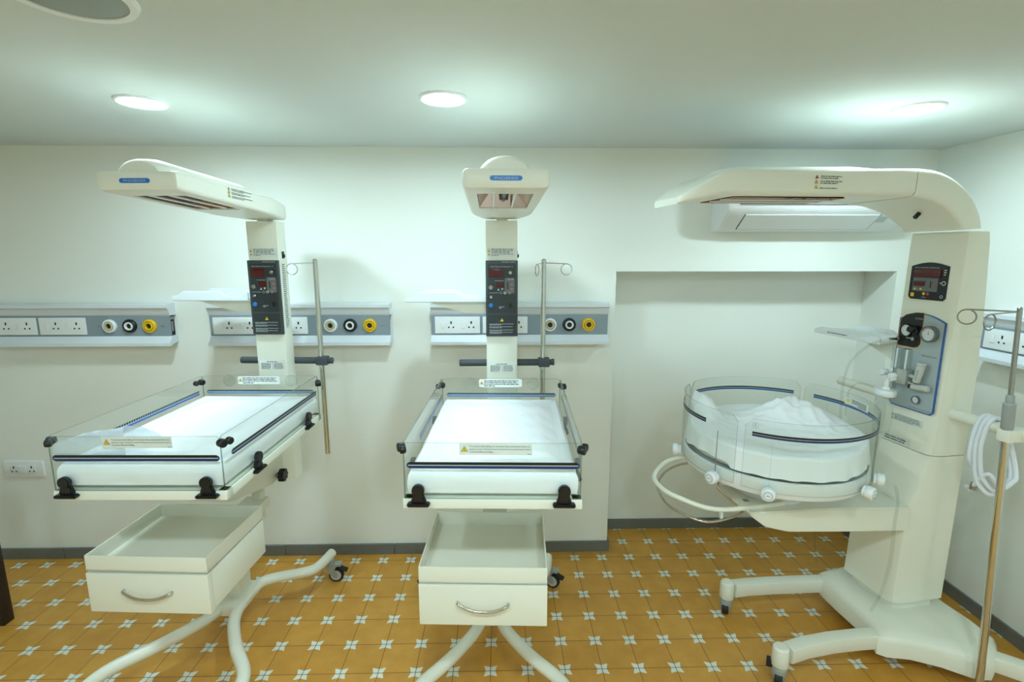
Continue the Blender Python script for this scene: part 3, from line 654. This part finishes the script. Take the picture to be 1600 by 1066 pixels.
m = MB(); m.loft([csec(z, *q) for z, q in ((.865, (-.096, .137, 0, .164)), (1.0, (-.090, .141, 0, .158)), (1.25, (-.084, .147, 0, .145)), (1.5, (-.079, .152, -.002, .122)), (1.70, (-.076, .155, -.004, .098)), (1.732, (-.074, .153, -.004, .092)))]); colu = m.build('column', 'cream', t)
Ff = FR((0, 0, 0), X, Zv)
m = MB(); m.quad(Ff, -.055, .962, .14, .03, .0008); m.mi = 1; m.greek(Ff, -.038, .965, .118, .026, 5, .0014, .7, 31); m.tri(Ff, -.047, .984, .011, 2, 1, .0014); m.tri(Ff, -.047, .970, .011, 2, 1, .0014); m.build('warning_label', ['lab', 'ink', 'yellow'], colu, recalc=False)
m = MB(); Fl = FR((0, -.0005, 0), X, Zv); m.quad(Fl, -.075, .868, .12, .03, .0008); m.mi = 1; m.greek(Fl, -.07, .873, .10, .02, 2, .0014, .9, 33); m.ring(Fl, .012, .886, .008, .009, .0014); m.build('specification_label', ['lab', 'ink'], colu, recalc=False)
# display module, recessed look
def arch(u0, u1, z0, z1, hgt, r=.010, n=10, taper=0.0):
    pts = [(u0 + taper, z0 + r), (u0 + taper + r, z0), (u1 + taper * .3 - r, z0), (u1 + taper * .3, z0 + r)]
    for i in range(n + 1):
        f = i / n; pts.append((u1 + (u0 - u1) * f, z1 + hgt * math.sin(PI * (.08 + .84 * f)) - hgt * math.sin(PI * .08)))
    return pts
m = MB(); m.prism(arch(-.050, .108, 1.470, 1.606, .022), (0, -.0008, 0), X, Zv, .006); m.build('display_recess', 'cream2', colu)
m = MB(); m.prism(arch(-.044, .106, 1.474, 1.604, .020), (0, -.0045, 0), X, Zv, .004, .0005)
Fd = FR((0, -.0087, 0), X, Zv); m.mi = 1; m.quad(Fd, -.030, 1.507, .100, .052, .0006)
m.mi = 2; m.text(Fd, -.030, 1.5965, "INFANT'S MEASURED TEMPERATURE", .006, .001, .098); m.greek(Fd, .088, 1.570, .010, .025, 3, .001, .8, 3); m.ring(Fd, .092, 1.541, .0055, .0085, .001); m.quad(Fd, .077, 1.539, .004, .005, .001); m.ring(Fd, .090, 1.490, .004, .006, .001); m.greek(Fd, .014, 1.482, .016, .004, 1, .001, 1, 2)
m.mi = 3; m.disc(Fd, .020, 1.4975, .006, .001); m.disc(Fd, -.018, 1.515, .004, .0012); m.disc(Fd, .006, 1.515, .004, .0012); m.quad(Fd, -.033, 1.484, .014, .015, .001)
m.mi = 4; m.disc(Fd, .036, 1.4975, .006, .001); m.poly(Fd, [(.054, 1.536), (.062, 1.536), (.058, 1.545)], .0012); m.poly(Fd, [(.054, 1.530), (.062, 1.530), (.058, 1.521)], .0012)
m.mi = 0; m.quad(Fd, .040, 1.521, .005, .026, .0012)
dm = m.build('display_module', ['black', 'mgrey', 'pale', 'yellow', 'redk'], colu, recalc=False)
for a0, a1, b0, b1_ in ((-.030, .078, 1.562, 1.592), (-.026, .020, 1.527, 1.546)): MB().box((a0, -.0115, b0), (a1, -.0092, b1_), .0006).build('display', 'redglass', dm, label='dark red numeric display')
# gas and suction panel
m = MB(); m.prism(arch(-.068, .122, 1.026, 1.392, .036, .012), (0, -.0008, 0), X, Zv, .006, .001)
gp = m.build('gas_panel', 'pblue', t)
m = MB(); Fg = FR((0, -.0068, 0), X, Zv); m.poly(Fg, arch(-.063, .117, 1.031, 1.390, .034, .010), .0006)
m.mi = 1; m.poly(Fg, [(-.066, 1.277), (.010, 1.277), (.027, 1.283), (.036, 1.297), (.036, 1.4225), (.0, 1.421), (-.04, 1.409), (-.0625, 1.390)], .0009)
m.mi = 2; m.poly(Fg, [(-.062, 1.280), (.009, 1.280), (.025, 1.286), (.033, 1.298), (.033, 1.4215), (.0, 1.4195), (-.04, 1.4075), (-.060, 1.390)], .0012)
m.mi = 3; m.text(Fg, .0, 1.394, 'SUCTION', .0095, .0016, .030); m.greek(Fg, .052, 1.393, .05, .006, 1, .0012, 1, 5)
m.mi = 4; m.text(Fg, .046, 1.252, 'RESUSCITATOR', .0085, .0012, .060); m.greek(Fg, -.030, 1.266, .026, .006, 1, .0012, 1, 5); m.greek(Fg, .022, 1.036, .09, .005, 1, .0012, 1, 6)
m.build('panel_face', ['gpanel', 'orange', 'black', 'pale', 'ink'], gp, recalc=False)
Rx = Matrix.Rotation(PI / 2, 4, 'X')
def gauge(u, z, r, dep, nm, bez, redarc, needle):
    Mx = Matrix.Translation((u, -.0075, z)) @ Rx
    o = MB().lathe([(r * .9, 0), (r, .002), (r, dep), (r * .93, dep + .002), (r * .84, dep + .001), (r * .83, dep - .004)], Mx, 36).build(nm, bez, gp)
    m = MB(); Fd = FR((u, -.0075 - dep + .0035, z), X, Zv); m.disc(Fd, 0, 0, r * .86, .0002, 32)
    m.mi = 1; m.poly(Fd, [(-r * .03, 0), (r * .03, 0), (r * .55 * math.cos(needle) , r * .55 * math.sin(needle))], .0012); m.disc(Fd, 0, 0, r * .07, .0012, 12)
    for i in range(9):
        th = math.radians(-40 + i * 32.5); m.quad(FR(Fd[0] + X * (r * .62 * math.cos(th)) + Zv * (r * .62 * math.sin(th)), X * math.cos(th) + Zv * math.sin(th), Zv * math.cos(th) - X * math.sin(th)), 0, 0, r * .1, r * .03, .0008)
    if redarc: m.mi = 2; m.ring(Fd, 0, 0, r * .68, r * .75, .001, 24, math.radians(50), math.radians(160))
    m.build('dial', ['dome', 'ink', 'red'], o, recalc=False)
gauge(-.030, 1.345, .027, .006, 'suction_gauge', 'black', False, math.radians(-50))
gauge(.074, 1.345, .0315, .020, 'pressure_gauge', 'mgrey', True, math.radians(88))
gauge(.052, 1.074, .0165, .010, 'small_gauge', 'mgrey', False, math.radians(40))
m = MB(); m.cyl((.012, -.006, 1.356), (.012, -.045, 1.356), .014, .013, 20, .003); m.cyl((.022, -.006, 1.347), (.022, -.03, 1.347), .012, .011, 20, .002); m.build('control_knob', 'black', gp)
m = MB(); m.cyl((-.022, -.012, 1.316), (.012, -.012, 1.316), .004, n=10); m.cyl((.012, -.007, 1.316), (.012, -.024, 1.316), .008, n=6); m.cyl((-.058, -.006, 1.305), (-.058, -.05, 1.305), .006, n=12); m.cyl((-.058, -.012, 1.305), (-.058, -.018, 1.305), .010, n=6); m.build('hose_fitting', 'steel', gp)
# flow meters
m = MB(); m.box((-.018, -.045, 1.130), (.026, -.009, 1.190), .004); m.cyl((.026, -.028, 1.168), (.05, -.028, 1.168), .009, n=16, bev=.002); m.cyl((.026, -.026, 1.138), (.05, -.026, 1.138), .006, n=14); m.cyl((-.055, -.028, 1.150), (-.018, -.028, 1.160), .006, n=12); m.cyl((-.05, -.028, 1.10), (-.05, -.028, 1.165), .008, n=14)
fm = m.build('flow_meter', 'nickel', gp)
for u in (-.038, .004): MB().cyl((u, -.03, 1.186), (u, -.03, 1.275), .016, .016, 20, .002).build('meter_tube', 'glass', fm); 
for u in (-.038, .004): MB().cyl((u, -.03, 1.188), (u, -.03, 1.270), .004, n=10).build('float_tube', 'white', fm)
for u, z in ((-.068, 1.163), (-.022, 1.158)): 
    m = MB(); m.cyl((u, -.03, z), (u - .003, -.066, z - .002), .012, .0135, 14, .004); m.build('valve_knob', 'white', fm)
m = MB(); m.cyl((.060, -.032, 1.150), (.072, -.032, 1.222), .0135, .0145, 20, .002); m.cyl((.072, -.032, 1.222), (.0725, -.032, 1.230), .0165, .015, 20, .002); m.cyl((.044, -.032, 1.128), (.108, -.026, 1.133), .012, .012, 20, .003)
m.mi = 1; Fv = FR((.064, -.047, 1.165), Vector((.16, 0, 1)).cross(Vector((0, 1, 0))) * 1, (.16, 0, 1)); Fv = FR((.058, -.0475, 1.165), (1, 0, -.16), (.16, 0, 1))
for i in range(5): m.quad(Fv, .007, i * .009, .006, .0018, .0004)
m.cyl((.034, -.032, 1.127), (.0445, -.032, 1.128), .0085, n=16); m.build('resuscitator_valve', ['cgrey', 'black'], gp)
# suction jar
m = MB(); JU, JV, JZ = -.016, -.085, 1.088
m.lathe([(.001, .028), (.012, .027), (.016, .018), (.034, .014), (.038, .006), (.038, -.006), (.034, -.012), (.026, -.014), (.001, -.014)], Matrix.Translation((JU, JV, JZ)), 28); m.cyl((JU, JV, 1.11), (JU, JV, 1.15), .009, n=14); m.cyl((JU, -.03, 1.145), (JU, JV, 1.14), .006, n=10); m.cyl((JU - .03, JV, JZ + .004), (JU - .055, JV, JZ + .008), .004, n=10)
jar = m.build('suction_jar_lid', 'white', gp)
MB().lathe([(.033, -.014), (.033, -.11), (.030, -.16), (.026, -.168), (.001, -.168)], Matrix.Translation((JU, JV, JZ)), 28).build('jar_body', 'glass', jar)
m = MB(); m.tube([(-.058, -.05, 1.305), (-.062, -.075, 1.300), (-.10, -.11, 1.27), (-.165, -.12, 1.19), (-.19, -.12, 1.10), (-.18, -.13, 1.0), (-.14, -.16, .92), (-.10, -.18, .86)], .0052, 10, smooth=5); m.build('suction_tube', 'glass', gp)
m = MB(); m.tube([(JU - .055, JV, JZ + .008), (-.13, -.10, 1.10), (-.155, -.11, 1.075), (-.16, -.12, 1.04), (-.15, -.13, .95)], .0045, 10, smooth=5); m.build('suction_tube', 'glass', gp)
m = MB(); m.tube([(.14, -.155, .76), (.155, -.15, .70), (.15, -.145, .60), (.15, -.14, .45), (.14, -.15, .30), (.12, -.165, .20)], .0055, 10, smooth=5); m.build('drain_tube', 'glass', t)
m = MB(); m.tube([(-.13, -.28, .61), (-.16, -.22, .48), (-.165, -.20, .35), (-.15, -.19, .24)], .005, 10, smooth=5); m.build('drain_tube', 'glass', t)
# heater head
cu = .02
S3 = []
for v, hw, za, zb, rad in ((-1.115, .085, 1.820, 1.836, .007), (-1.10, .105, 1.823, 1.848, .010), (-1.05, .132, 1.832, 1.878, .012), (-1.0, .143, 1.838, 1.908, .014), (-.96, .146, 1.840, 1.921, .014), (-.6, .146, 1.845, 1.928, .014), (-.33, .146, 1.850, 1.938, .014), (-.27, .144, 1.850, 1.940, .016)):
    zb_ = za - .011; q = rr((cu, v, (zb_ + zb) / 2), X, Zv, hw, (zb - zb_) / 2, rad, 5)
    q2 = []
    for p in q:
        lo = max(0, min(1, (.5 * (zb_ + zb) - p.z) / (.5 * (zb - zb_)))); e = max(0, min(1, (abs(p.x - cu) - (hw - .03)) / .03))
        q2.append(Vector((p.x, p.y, p.z + .018 * lo * e * min(1, (zb - zb_) / .08))))
    S3.append(q2)
m = MB(); m.loft(S3); head = m.build('heater_head', 'cream2', t)
ct = MB(); ct.box((cu - .10, -.93, 1.70), (cu + .10, -.50, 1.905)); cto = ct.build('cutter', 'cream2', t); bpy.context.view_layer.update(); boolean(head, cto)
m = MB(); S4 = []
AR = [(-.268, 1.845, -.268, 1.941, .145, .02), (-.20, 1.836, -.18, 1.934, .143, .021), (-.13, 1.812, -.095, 1.905, .136, .026), (-.085, 1.779, -.02, 1.853, .126, .034), (-.055, 1.752, .032, 1.790, .118, .039), (-.045, 1.736, .05, 1.742, .116, .04)]
def cat(i, t):
    p = [AR[max(0, min(len(AR) - 1, i + k))] for k in (-1, 0, 1, 2)]
    return [.5 * (2 * b + (c - a) * t + (2 * a - 5 * b + 4 * c - d) * t * t + (3 * b - a - 3 * c + d) * t ** 3) for a, b, c, d in zip(*p)]
for k in range((len(AR) - 1) * 4 + 1):
    vi, zi, vo, zo, hw, cc = cat(min(k // 4, len(AR) - 2), k / 4 - min(k // 4, len(AR) - 2))
    ci = Vector((cc, (vi + vo) / 2, (zi + zo) / 2)); dd = Vector((0, vo - vi, zo - zi)); S4.append(rr(ci, X, dd.normalized(), hw, dd.length / 2, .018, 4))
m.loft(S4); arch_o = m.build('head_arm', 'cream2', t)
m = MB(); m.cyl((.05, -.115, 1.80), (.05, -.13, 1.785), .008, n=12); m.build('sensor_hole', 'black', arch_o)
R0 = [(cu - .099, -.929, 1.8365), (cu + .099, -.929, 1.8365), (cu + .099, -.501, 1.8395), (cu - .099, -.501, 1.8395)]; R1 = [(cu - .06, -.89, 1.902), (cu + .06, -.89, 1.902), (cu + .06, -.54, 1.902), (cu - .06, -.54, 1.902)]
m = MB(); m.loft([R0, R1], caps=False); m.bm.faces.new([m.bm.verts.new(Vector(q)) for q in R1]); m.build('reflector', 'reflector', head, recalc=False)
for ux in (-.035, .03): MB().cyl((cu + ux, -.928, 1.836), (cu + ux, -.502, 1.840), .0035, n=8).build('guard_rod', 'white', head)
m = MB(); m.cyl((cu, -.88, 1.875), (cu, -.55, 1.875), .008, n=12); m.box((cu - .04, -.62, 1.85), (cu + .04, -.60, 1.90)); m.build('heating_element', 'mgrey', head)
m = MB(); sec = []
for v, r, hh in ((-.95, .05, .004), (-.94, .08, .014), (-.88, .09, .022), (-.45, .09, .022), (-.38, .085, .016), (-.33, .05, .004)):
    sec.append([Vector((cu + r * math.cos(PI * i / 16), v, 1.9215 + .017 * (v + .96) / .6 + hh * math.sin(PI * i / 16))) for i in range(17)] + [Vector((cu, v, 1.91))])
m.loft(sec); m.build('top_dome', 'cream2', head)
Fh = FR((cu + .1462, -.66, 1.885), (0, 1, 0), (0, 0, 1)); m = MB()
for i in range(3): m.mi = 0; m.greek(Fh, .014, .010 - i * .016, .088, .012 if i < 2 else .006, 2 if i < 2 else 1, .0012, .75, 40 + i)
for i in range(3): m.tri(Fh, 0, .016 - i * .016, .012, 1 if i else 2, 0, .0012)
m.build('warning_label', ['ink', 'yellow', 'redk'], head, recalc=False)
# shelf tray on the far side
m = MB(); prf = [(-.46, 1.272), (-.10, 1.272), (-.10, 1.304), (-.15, 1.304), (-.17, 1.290), (-.23, 1.290), (-.25, 1.306), (-.42, 1.306), (-.445, 1.296), (-.46, 1.292)]
for vv in (-.06, .17): m.prism(prf, (0, vv, 0), X, Zv, -.014, .003)
m.box((-.46, -.05, 1.276), (-.10, .175, 1.288), .003); tr = m.build('shelf_tray', 'white', t)
m = MB(); Ft = FR((0, -.0605, 0), X, Zv); m.mi = 1; m.greek(Ft, -.36, 1.283, .10, .008, 1, .001, 1, 3); m.tri(Ft, -.37, 1.287, .011, 0, 1, .001); m.build('tray_label', ['yellow', 'ink'], tr, recalc=False)
m = MB(); m.prism([(-.30, 1.2755), (-.085, 1.2755), (-.085, 1.19)], (0, .03, 0), X, Zv, -.08, .001); m.build('shelf_bracket', 'cream', tr)
# rail with drip pole
m = MB(); m.cyl((-.40, .06, 1.040), (.50, .06, 1.040), .021, n=24, bev=.006); rail = m.build('side_rail', 'cream', t)
inv = Matrix.Translation((1.67, 1.95, 0)) @ Matrix.Rotation(A3, 4, 'Z'); inv.invert()
pt, pb = inv @ Vector((1.711, 1.60, 1.475)), inv @ Vector((1.764, 1.558, .015))
lerp = lambda z: pt + (pb - pt) * ((pt.z - z) / (pt.z - pb.z))
m = MB(); m.tube([pt + Vector((0, 0, .004)), pt, lerp(1.17)], .0075, 16, rs=[.004, .0075, .0075]); m.mi = 1; m.tube([lerp(1.10), lerp(1.05), pb], .0125, 18); pole = m.build('drip_pole', ['steel', 'chrome'], t, label='polished steel drip pole with telescopic upper rod')
m = MB(); m.tube([lerp(1.06), lerp(1.065), lerp(1.15), lerp(1.155), lerp(1.178), lerp(1.182)], .0175, 20, rs=[.015, .0175, .0175, .012, .012, .009]); m.build('pole_collar', 'caster', pole)
c_ = lerp(1.04); m = MB(); m.box((c_.x - .02, c_.y - .016, 1.018), (c_.x + .02, .075, 1.062), .006); m.build('pole_clamp', 'cream', pole)
def hook3(dv):
    d = Vector(dv).normalized(); P0 = pt + Vector((0, 0, -.012)); e = P0 + d * .13; pts = [P0, P0 + d * .07 + Vector((0, 0, -.002)), e + Vector((0, 0, -.004))]
    for i in range(17):
        th = PI / 2 - 2 * PI * i / 17; pts.append(e + d * (.026 * math.cos(th)) + Vector((0, 0, -.030 + .026 * math.sin(th))))
    MB().tube(pts, .0027, 8).build('hook', 'steel', pole)
hook3((inv.to_3x3() @ Vector((-1, -.25, 0)))); hook3((inv.to_3x3() @ Vector((-.55, .9, 0))))
# swing arm under the bassinet
m = MB(); ap = [(-.062, .555), (-.40, .585), (-.60, .605), (-.70, .635), (-.765, .685), (-.77, .70), (-.40, .685), (-.062, .655)]
m.prism(ap, (-.10, 0, 0), Yv, Zv, .235, .004); m.build('swing_arm', 'cream', t)
# bassinet
bc = inv @ Vector((1.105, 1.918, 0)); BU, BV = bc.x, bc.y; BR = .346; zr = 1.083
T3 = Matrix.Translation((BU, BV, 0))
m = MB(); m.lathe([(.001, .685), (.14, .69), (.15, .74), (.16, .775), (.25, .783), (.30, .790), (.328, .802), (.338, .825), (.338, .862), (.330, .866), (.325, .855), (.32, .845), (.001, .842)], T3, 64); dish = m.build('bassinet_dish', 'white', t)
def ang(px): return px
def curved_panel(a0, a1, sa0, sa1, cols, dashed):
    n = 26; secs = []; m = MB(); th_ = .005; z0 = .826
    for i in range(n + 1):
        f = i / n; a = a0 + (a1 - a0) * f; e = min(f, 1 - f) * abs(a1 - a0) * BR; top = zr - (.022 - math.sqrt(max(0, .022 ** 2 - (.022 - e) ** 2)) if e < .022 else 0)
        p = lambda r, z: (BU + r * math.cos(a), BV + r * math.sin(a), z)
        secs.append([p(BR, z0), p(BR, top), p(BR - th_, top), p(BR - th_, z0)])
    m.loft(secs)
    m.bm.normal_update()
    for f in m.bm.faces:
        c = f.calc_center_median(); rad = Vector((c.x - BU, c.y - BV, 0)).normalized(); f.material_index = 0 if abs(f.normal.dot(rad)) > .6 else 1
    o = m.build('acrylic_panel', ['acr', 'acre'], t)
    if sa0 is None: return o
    m = MB(); n = 30
    for mi, r0, z0_, z1_ in ((0, .0010, .009, .0165), (1, .0010, .0072, .009), (2, .0010, 0, .0072)):
        m.mi = mi; n0 = len(m.bm.faces); zb = 1.022
        Vv = [(m.bm.verts.new((BU + (BR + r0) * math.cos(sa0 + (sa1 - sa0) * i / n), BV + (BR + r0) * math.sin(sa0 + (sa1 - sa0) * i / n), zb + z0_)), m.bm.verts.new((BU + (BR + r0) * math.cos(sa0 + (sa1 - sa0) * i / n), BV + (BR + r0) * math.sin(sa0 + (sa1 - sa0) * i / n), zb + z1_))) for i in range(n + 1)]
        for i in range(n): m.bm.faces.new((Vv[i][0], Vv[i + 1][0], Vv[i + 1][1], Vv[i][1]))
        m._new(n0)
    m.build('stripe', cols, o, recalc=False); return o
def wang(px, py, z=zr):
    """angle about the bassinet (local) of a world point"""
    q = inv @ Vector((px, py, 0)); return math.atan2(q.y - BV, q.x - BU)
def wa(deg): return math.radians(deg) - A3
curved_panel(wa(-134), wa(-45.5), wa(-130), wa(-44), ['black', 'pale', 'navy'], False)
curved_panel(wa(-222), wa(-138.5), wa(-212), wa(-160), ['black', 'pale', 'navy'], False)
curved_panel(wa(43.5), wa(135), wa(48), wa(128), ['dgrey', 'pale', 'blue'], True)
brp = curved_panel(wa(-41), wa(40.5), wa(-36), wa(34.5), ['dgrey', 'pale', 'blue'], True)
m = MB()   # label on the back right panel, seen from inside
def carc(a0, a1, z0, z1, r, n=10):
    n0 = len(m.bm.faces); Vv = [(m.bm.verts.new((BU + r * math.cos(a0 + (a1 - a0) * i / n), BV + r * math.sin(a0 + (a1 - a0) * i / n), z0)), m.bm.verts.new((BU + r * math.cos(a0 + (a1 - a0) * i / n), BV + r * math.sin(a0 + (a1 - a0) * i / n), z1))) for i in range(n + 1)]
    for i in range(n): m.bm.faces.new((Vv[i][0], Vv[i + 1][0], Vv[i + 1][1], Vv[i][1]))
    m._new(n0)
ri = BR - .0062
carc(wa(-12), wa(11), 1.036, 1.066, ri)
m.mi = 1
for i in range(4): carc(wa(-10), wa(5 - (6 if i == 3 else 0)), 1.0585 - i * .0062, 1.0612 - i * .0062, ri - .0008)
m.mi = 2; carc(wa(7), wa(9.5), 1.046, 1.058, ri - .0008); m.build('warning_label', ['lab', 'ink', 'yellow'], brp, recalc=False)
for dg in (-150, -119, -60, -36, 165, 120, 60, 25):
    a = wa(dg); d = Vector((math.cos(a), math.sin(a), 0)); q = Vector((BU, BV, .828)) + d * (BR + .001)
    m = MB(); m.cyl(q, q + d * .010, .021, n=24, bev=.003); m.cyl(q + d * .010, q + d * .034, .0245, .023, 24, .004); m.cyl(q + d * .034, q + d * .036, .014, n=20)
    m.mi = 1; s_ = d.cross(Vector((0, 0, 1))); Fk = FR(q + d * .0362, s_, Vector((0, 0, 1))); m.ring(Fk, 0, 0, .0130, .0145, -.0003 if Fk[1].cross(Fk[2]).dot(d) < 0 else .0003); m.quad(Fk, -.006, -.001, .012, .002, -.0004 if Fk[1].cross(Fk[2]).dot(d) < 0 else .0004)
    m.build('panel_knob', ['white', 'mgrey'], t)
    MB().tube([q + d * .004 + Vector((0, 0, .018)), q + d * .004 + Vector((0, 0, .18))], .0016, 8).build('hinge_pin', 'steel' if dg == -150 else 'acr', t)
m = MB(); a0 = wa(-128.5); cq = Vector((BU + (BR + .0012) * math.cos(a0), BV + (BR + .0012) * math.sin(a0), 1.062)); dd = Vector((math.cos(a0), math.sin(a0), 0)); rx_ = Vector((0, 0, 1)).cross(dd)
m.ring((cq, rx_, Vector((0, 0, 1))), 0, 0, .0085, .0095, .0004); m.text((cq, rx_, Vector((0, 0, 1))), 0, -.0035, 'R', .010, .0004, None, 'CENTER'); m.build('panel_mark', 'mgrey', t, recalc=False)
# bumper and wire rail in front of the bassinet
CREAM_LOOP = [(-.19, -.78, .79), (-.197, -.843, .79), (-.184, -.938, .785), (-.144, -1.009, .765), (-.091, -1.045, .75), (-.019, -1.034, .735), (.035, -.981, .72), (.072, -.921, .705), (.093, -.856, .70), (.097, -.763, .70), (.095, -.662, .70), (.09, -.60, .70)]
WIRE_LOOP = [(-.187, -.85, .765), (-.187, -.891, .76), (-.178, -.954, .74), (-.133, -1.012, .705), (-.052, -1.014, .67), (.02, -.969, .65), (.067, -.901, .64), (.056, -.799, .64), (.037, -.732, .65), (.019, -.75, .675), (.001, -.821, .74), (-.02, -.80, .765)]
bp_ = MB().tube(CREAM_LOOP, .0095, 14, smooth=5).build('bumper_tube', 'cream', t)
MB().tube(WIRE_LOOP, .0052, 10, smooth=5).build('wire_rail', 'chrome', t)
m = MB(); m.box((.048, -.842, .642), (.060, -.830, .668), .002); m.box((-.197, -.868, .762), (-.187, -.856, .782), .002); m.build('rail_clip', 'white', bp_)
MB().box((.03, -.735, .66), (.05, -.715, .70), .002).build('rail_bracket', 'steel', t)
# mattress and crumpled sheet in the bassinet : things of their own
wb = Vector((1.105, 1.918, 0))
o = MB().lathe([(.001, .8665), (.285, .8665), (.312, .874), (.320, .90), (.314, .932), (.29, .944), (.001, .946)], None, 64).build('mattress', 'cream2', None, 50, (wb.x, wb.y, 0))
tag(o, 'round pale mattress under the crumpled sheet in the round bassinet', 'mattress')
m = MB(); nr, na = 46, 150; rows = []
for i in range(nr + 1):
    row = []; fr = i / nr
    for j in range(na):
        a = 2 * PI * j / na; drop = 0.0
        if fr < .82: r = .318 * fr / .82
        else: r = .3215 + .010 * (fr - .82) / .18; drop = (fr - .82) / .18
        x, y = r * math.cos(a), r * math.sin(a)
        q = Vector((x * 9, y * 9, 5.0)); nz = noise.noise(q) + .55 * noise.noise(q * 2.4) + .3 * noise.noise(q * 5.1)
        rid = (1 - abs(noise.noise(q * 1.7 + Vector((3, 1, 2))))) ** 3
        bump = .080 * math.exp(-(((x - .10) / .15) ** 2 + ((y - .08) / .09) ** 2)) + .085 * math.exp(-(((x + .24) / .07) ** 2 + ((y - .16) / .12) ** 2)) + .02 * math.exp(-(((x - .2) / .1) ** 2 + ((y + .05) / .15) ** 2))
        z = .957 + bump * (1 + .25 * nz) + .007 * max(-.6, nz) + .022 * rid * bump / .08
        if drop:
            ln = .060 + .045 * (.5 + .5 * math.sin(3 * a + .6)) + (.03 if abs(((a - math.radians(-137) + PI) % (2 * PI)) - PI) < .1 else 0)
            z = .957 - drop * min(ln, .082) + (z - .957) * (1 - drop) ** 2; r += .004 * math.sin(a * 23 + 2 * nz) * drop
            r = min(r, .336); x, y = r * math.cos(a), r * math.sin(a)
        row.append(m.bm.verts.new((x, y, z)))
    rows.append(row)
for i in range(nr):
    for j in range(na): m.bm.faces.new((rows[i][j], rows[i + 1][j], rows[i + 1][(j + 1) % na], rows[i][(j + 1) % na]))
bmesh.ops.remove_doubles(m.bm, verts=rows[0], dist=.0001)
o = m.build('crumpled_sheet', 'sheet', None, 80, (wb.x, wb.y, 0), recalc=False)
tag(o, 'crumpled white plastic sheet heaped over the round bassinet mattress', 'sheet')
# white hose hanging in a coil over the side rail
def wl(u, v, z):
    q = Matrix.Translation((1.67, 1.95, 0)) @ Matrix.Rotation(A3, 4, 'Z') @ Vector((u, v, z)); return (q.x, q.y, q.z)
H = []
uc = .285
H += [(.185, .125, .845), (.21, .118, .848), (.245, .10, .845)]
for k in range(3):
    du = .010 * (k - 1) * 1.6
    zb = .80 + .02 * k
    H += [(uc + du - .02, .030, .90 + .01 * k), (uc + du - .022, .028, .98), (uc + du - .018, .040, 1.05), (uc + du - .010, .060, 1.0725), (uc + du - .002, .082, 1.05), (uc + du + .024, .098, .97), (uc + du + .050, .100, .88), (uc + du + .054, .082, zb + .015), (uc + du + .038, .060, zb - .012), (uc + du + .008, .038, zb + .03)]
H += [(.26, .05, .80), (.225, .09, .762), (.20, .115, .757), (.185, .120, .757)]
m = MB(); m.tube([wl(*p) for p in H], .0078, 10, smooth=5); m.mi = 1
p = wl(.26, .05, .80); m.cyl((p[0], p[1], p[2] - .014), (p[0] + .003, p[1], p[2] + .012), .0115, n=14)
o = m.build('oxygen_hose', ['hose', 'steel']); tag(o, 'white hose coiled over the side rail of the round bassinet warmer', 'hose')
# dark table at the left edge of the frame
t = thing('wooden_table', 'dark brown wooden table, only its leg seen at the left frame edge', 'table', (-2.238, 2.10, 0))
MB().box((-.62, -.80, .72), (.0, .0, .75), .004).build('tabletop', 'wood', t)
for sx in (-.58, -.025):
    for sy in (-.775, -.025): MB().loft([rr((sx, sy, z), Vector((1, 0, 0)), Vector((0, 1, 0)), .025, .025, .004, 2) for z in (0, .72)]).build('leg', 'wood', t)
for o in list(bpy.data.objects):
    if o.type == 'MESH' and o.name.startswith('cutter'): bpy.data.objects.remove(o)
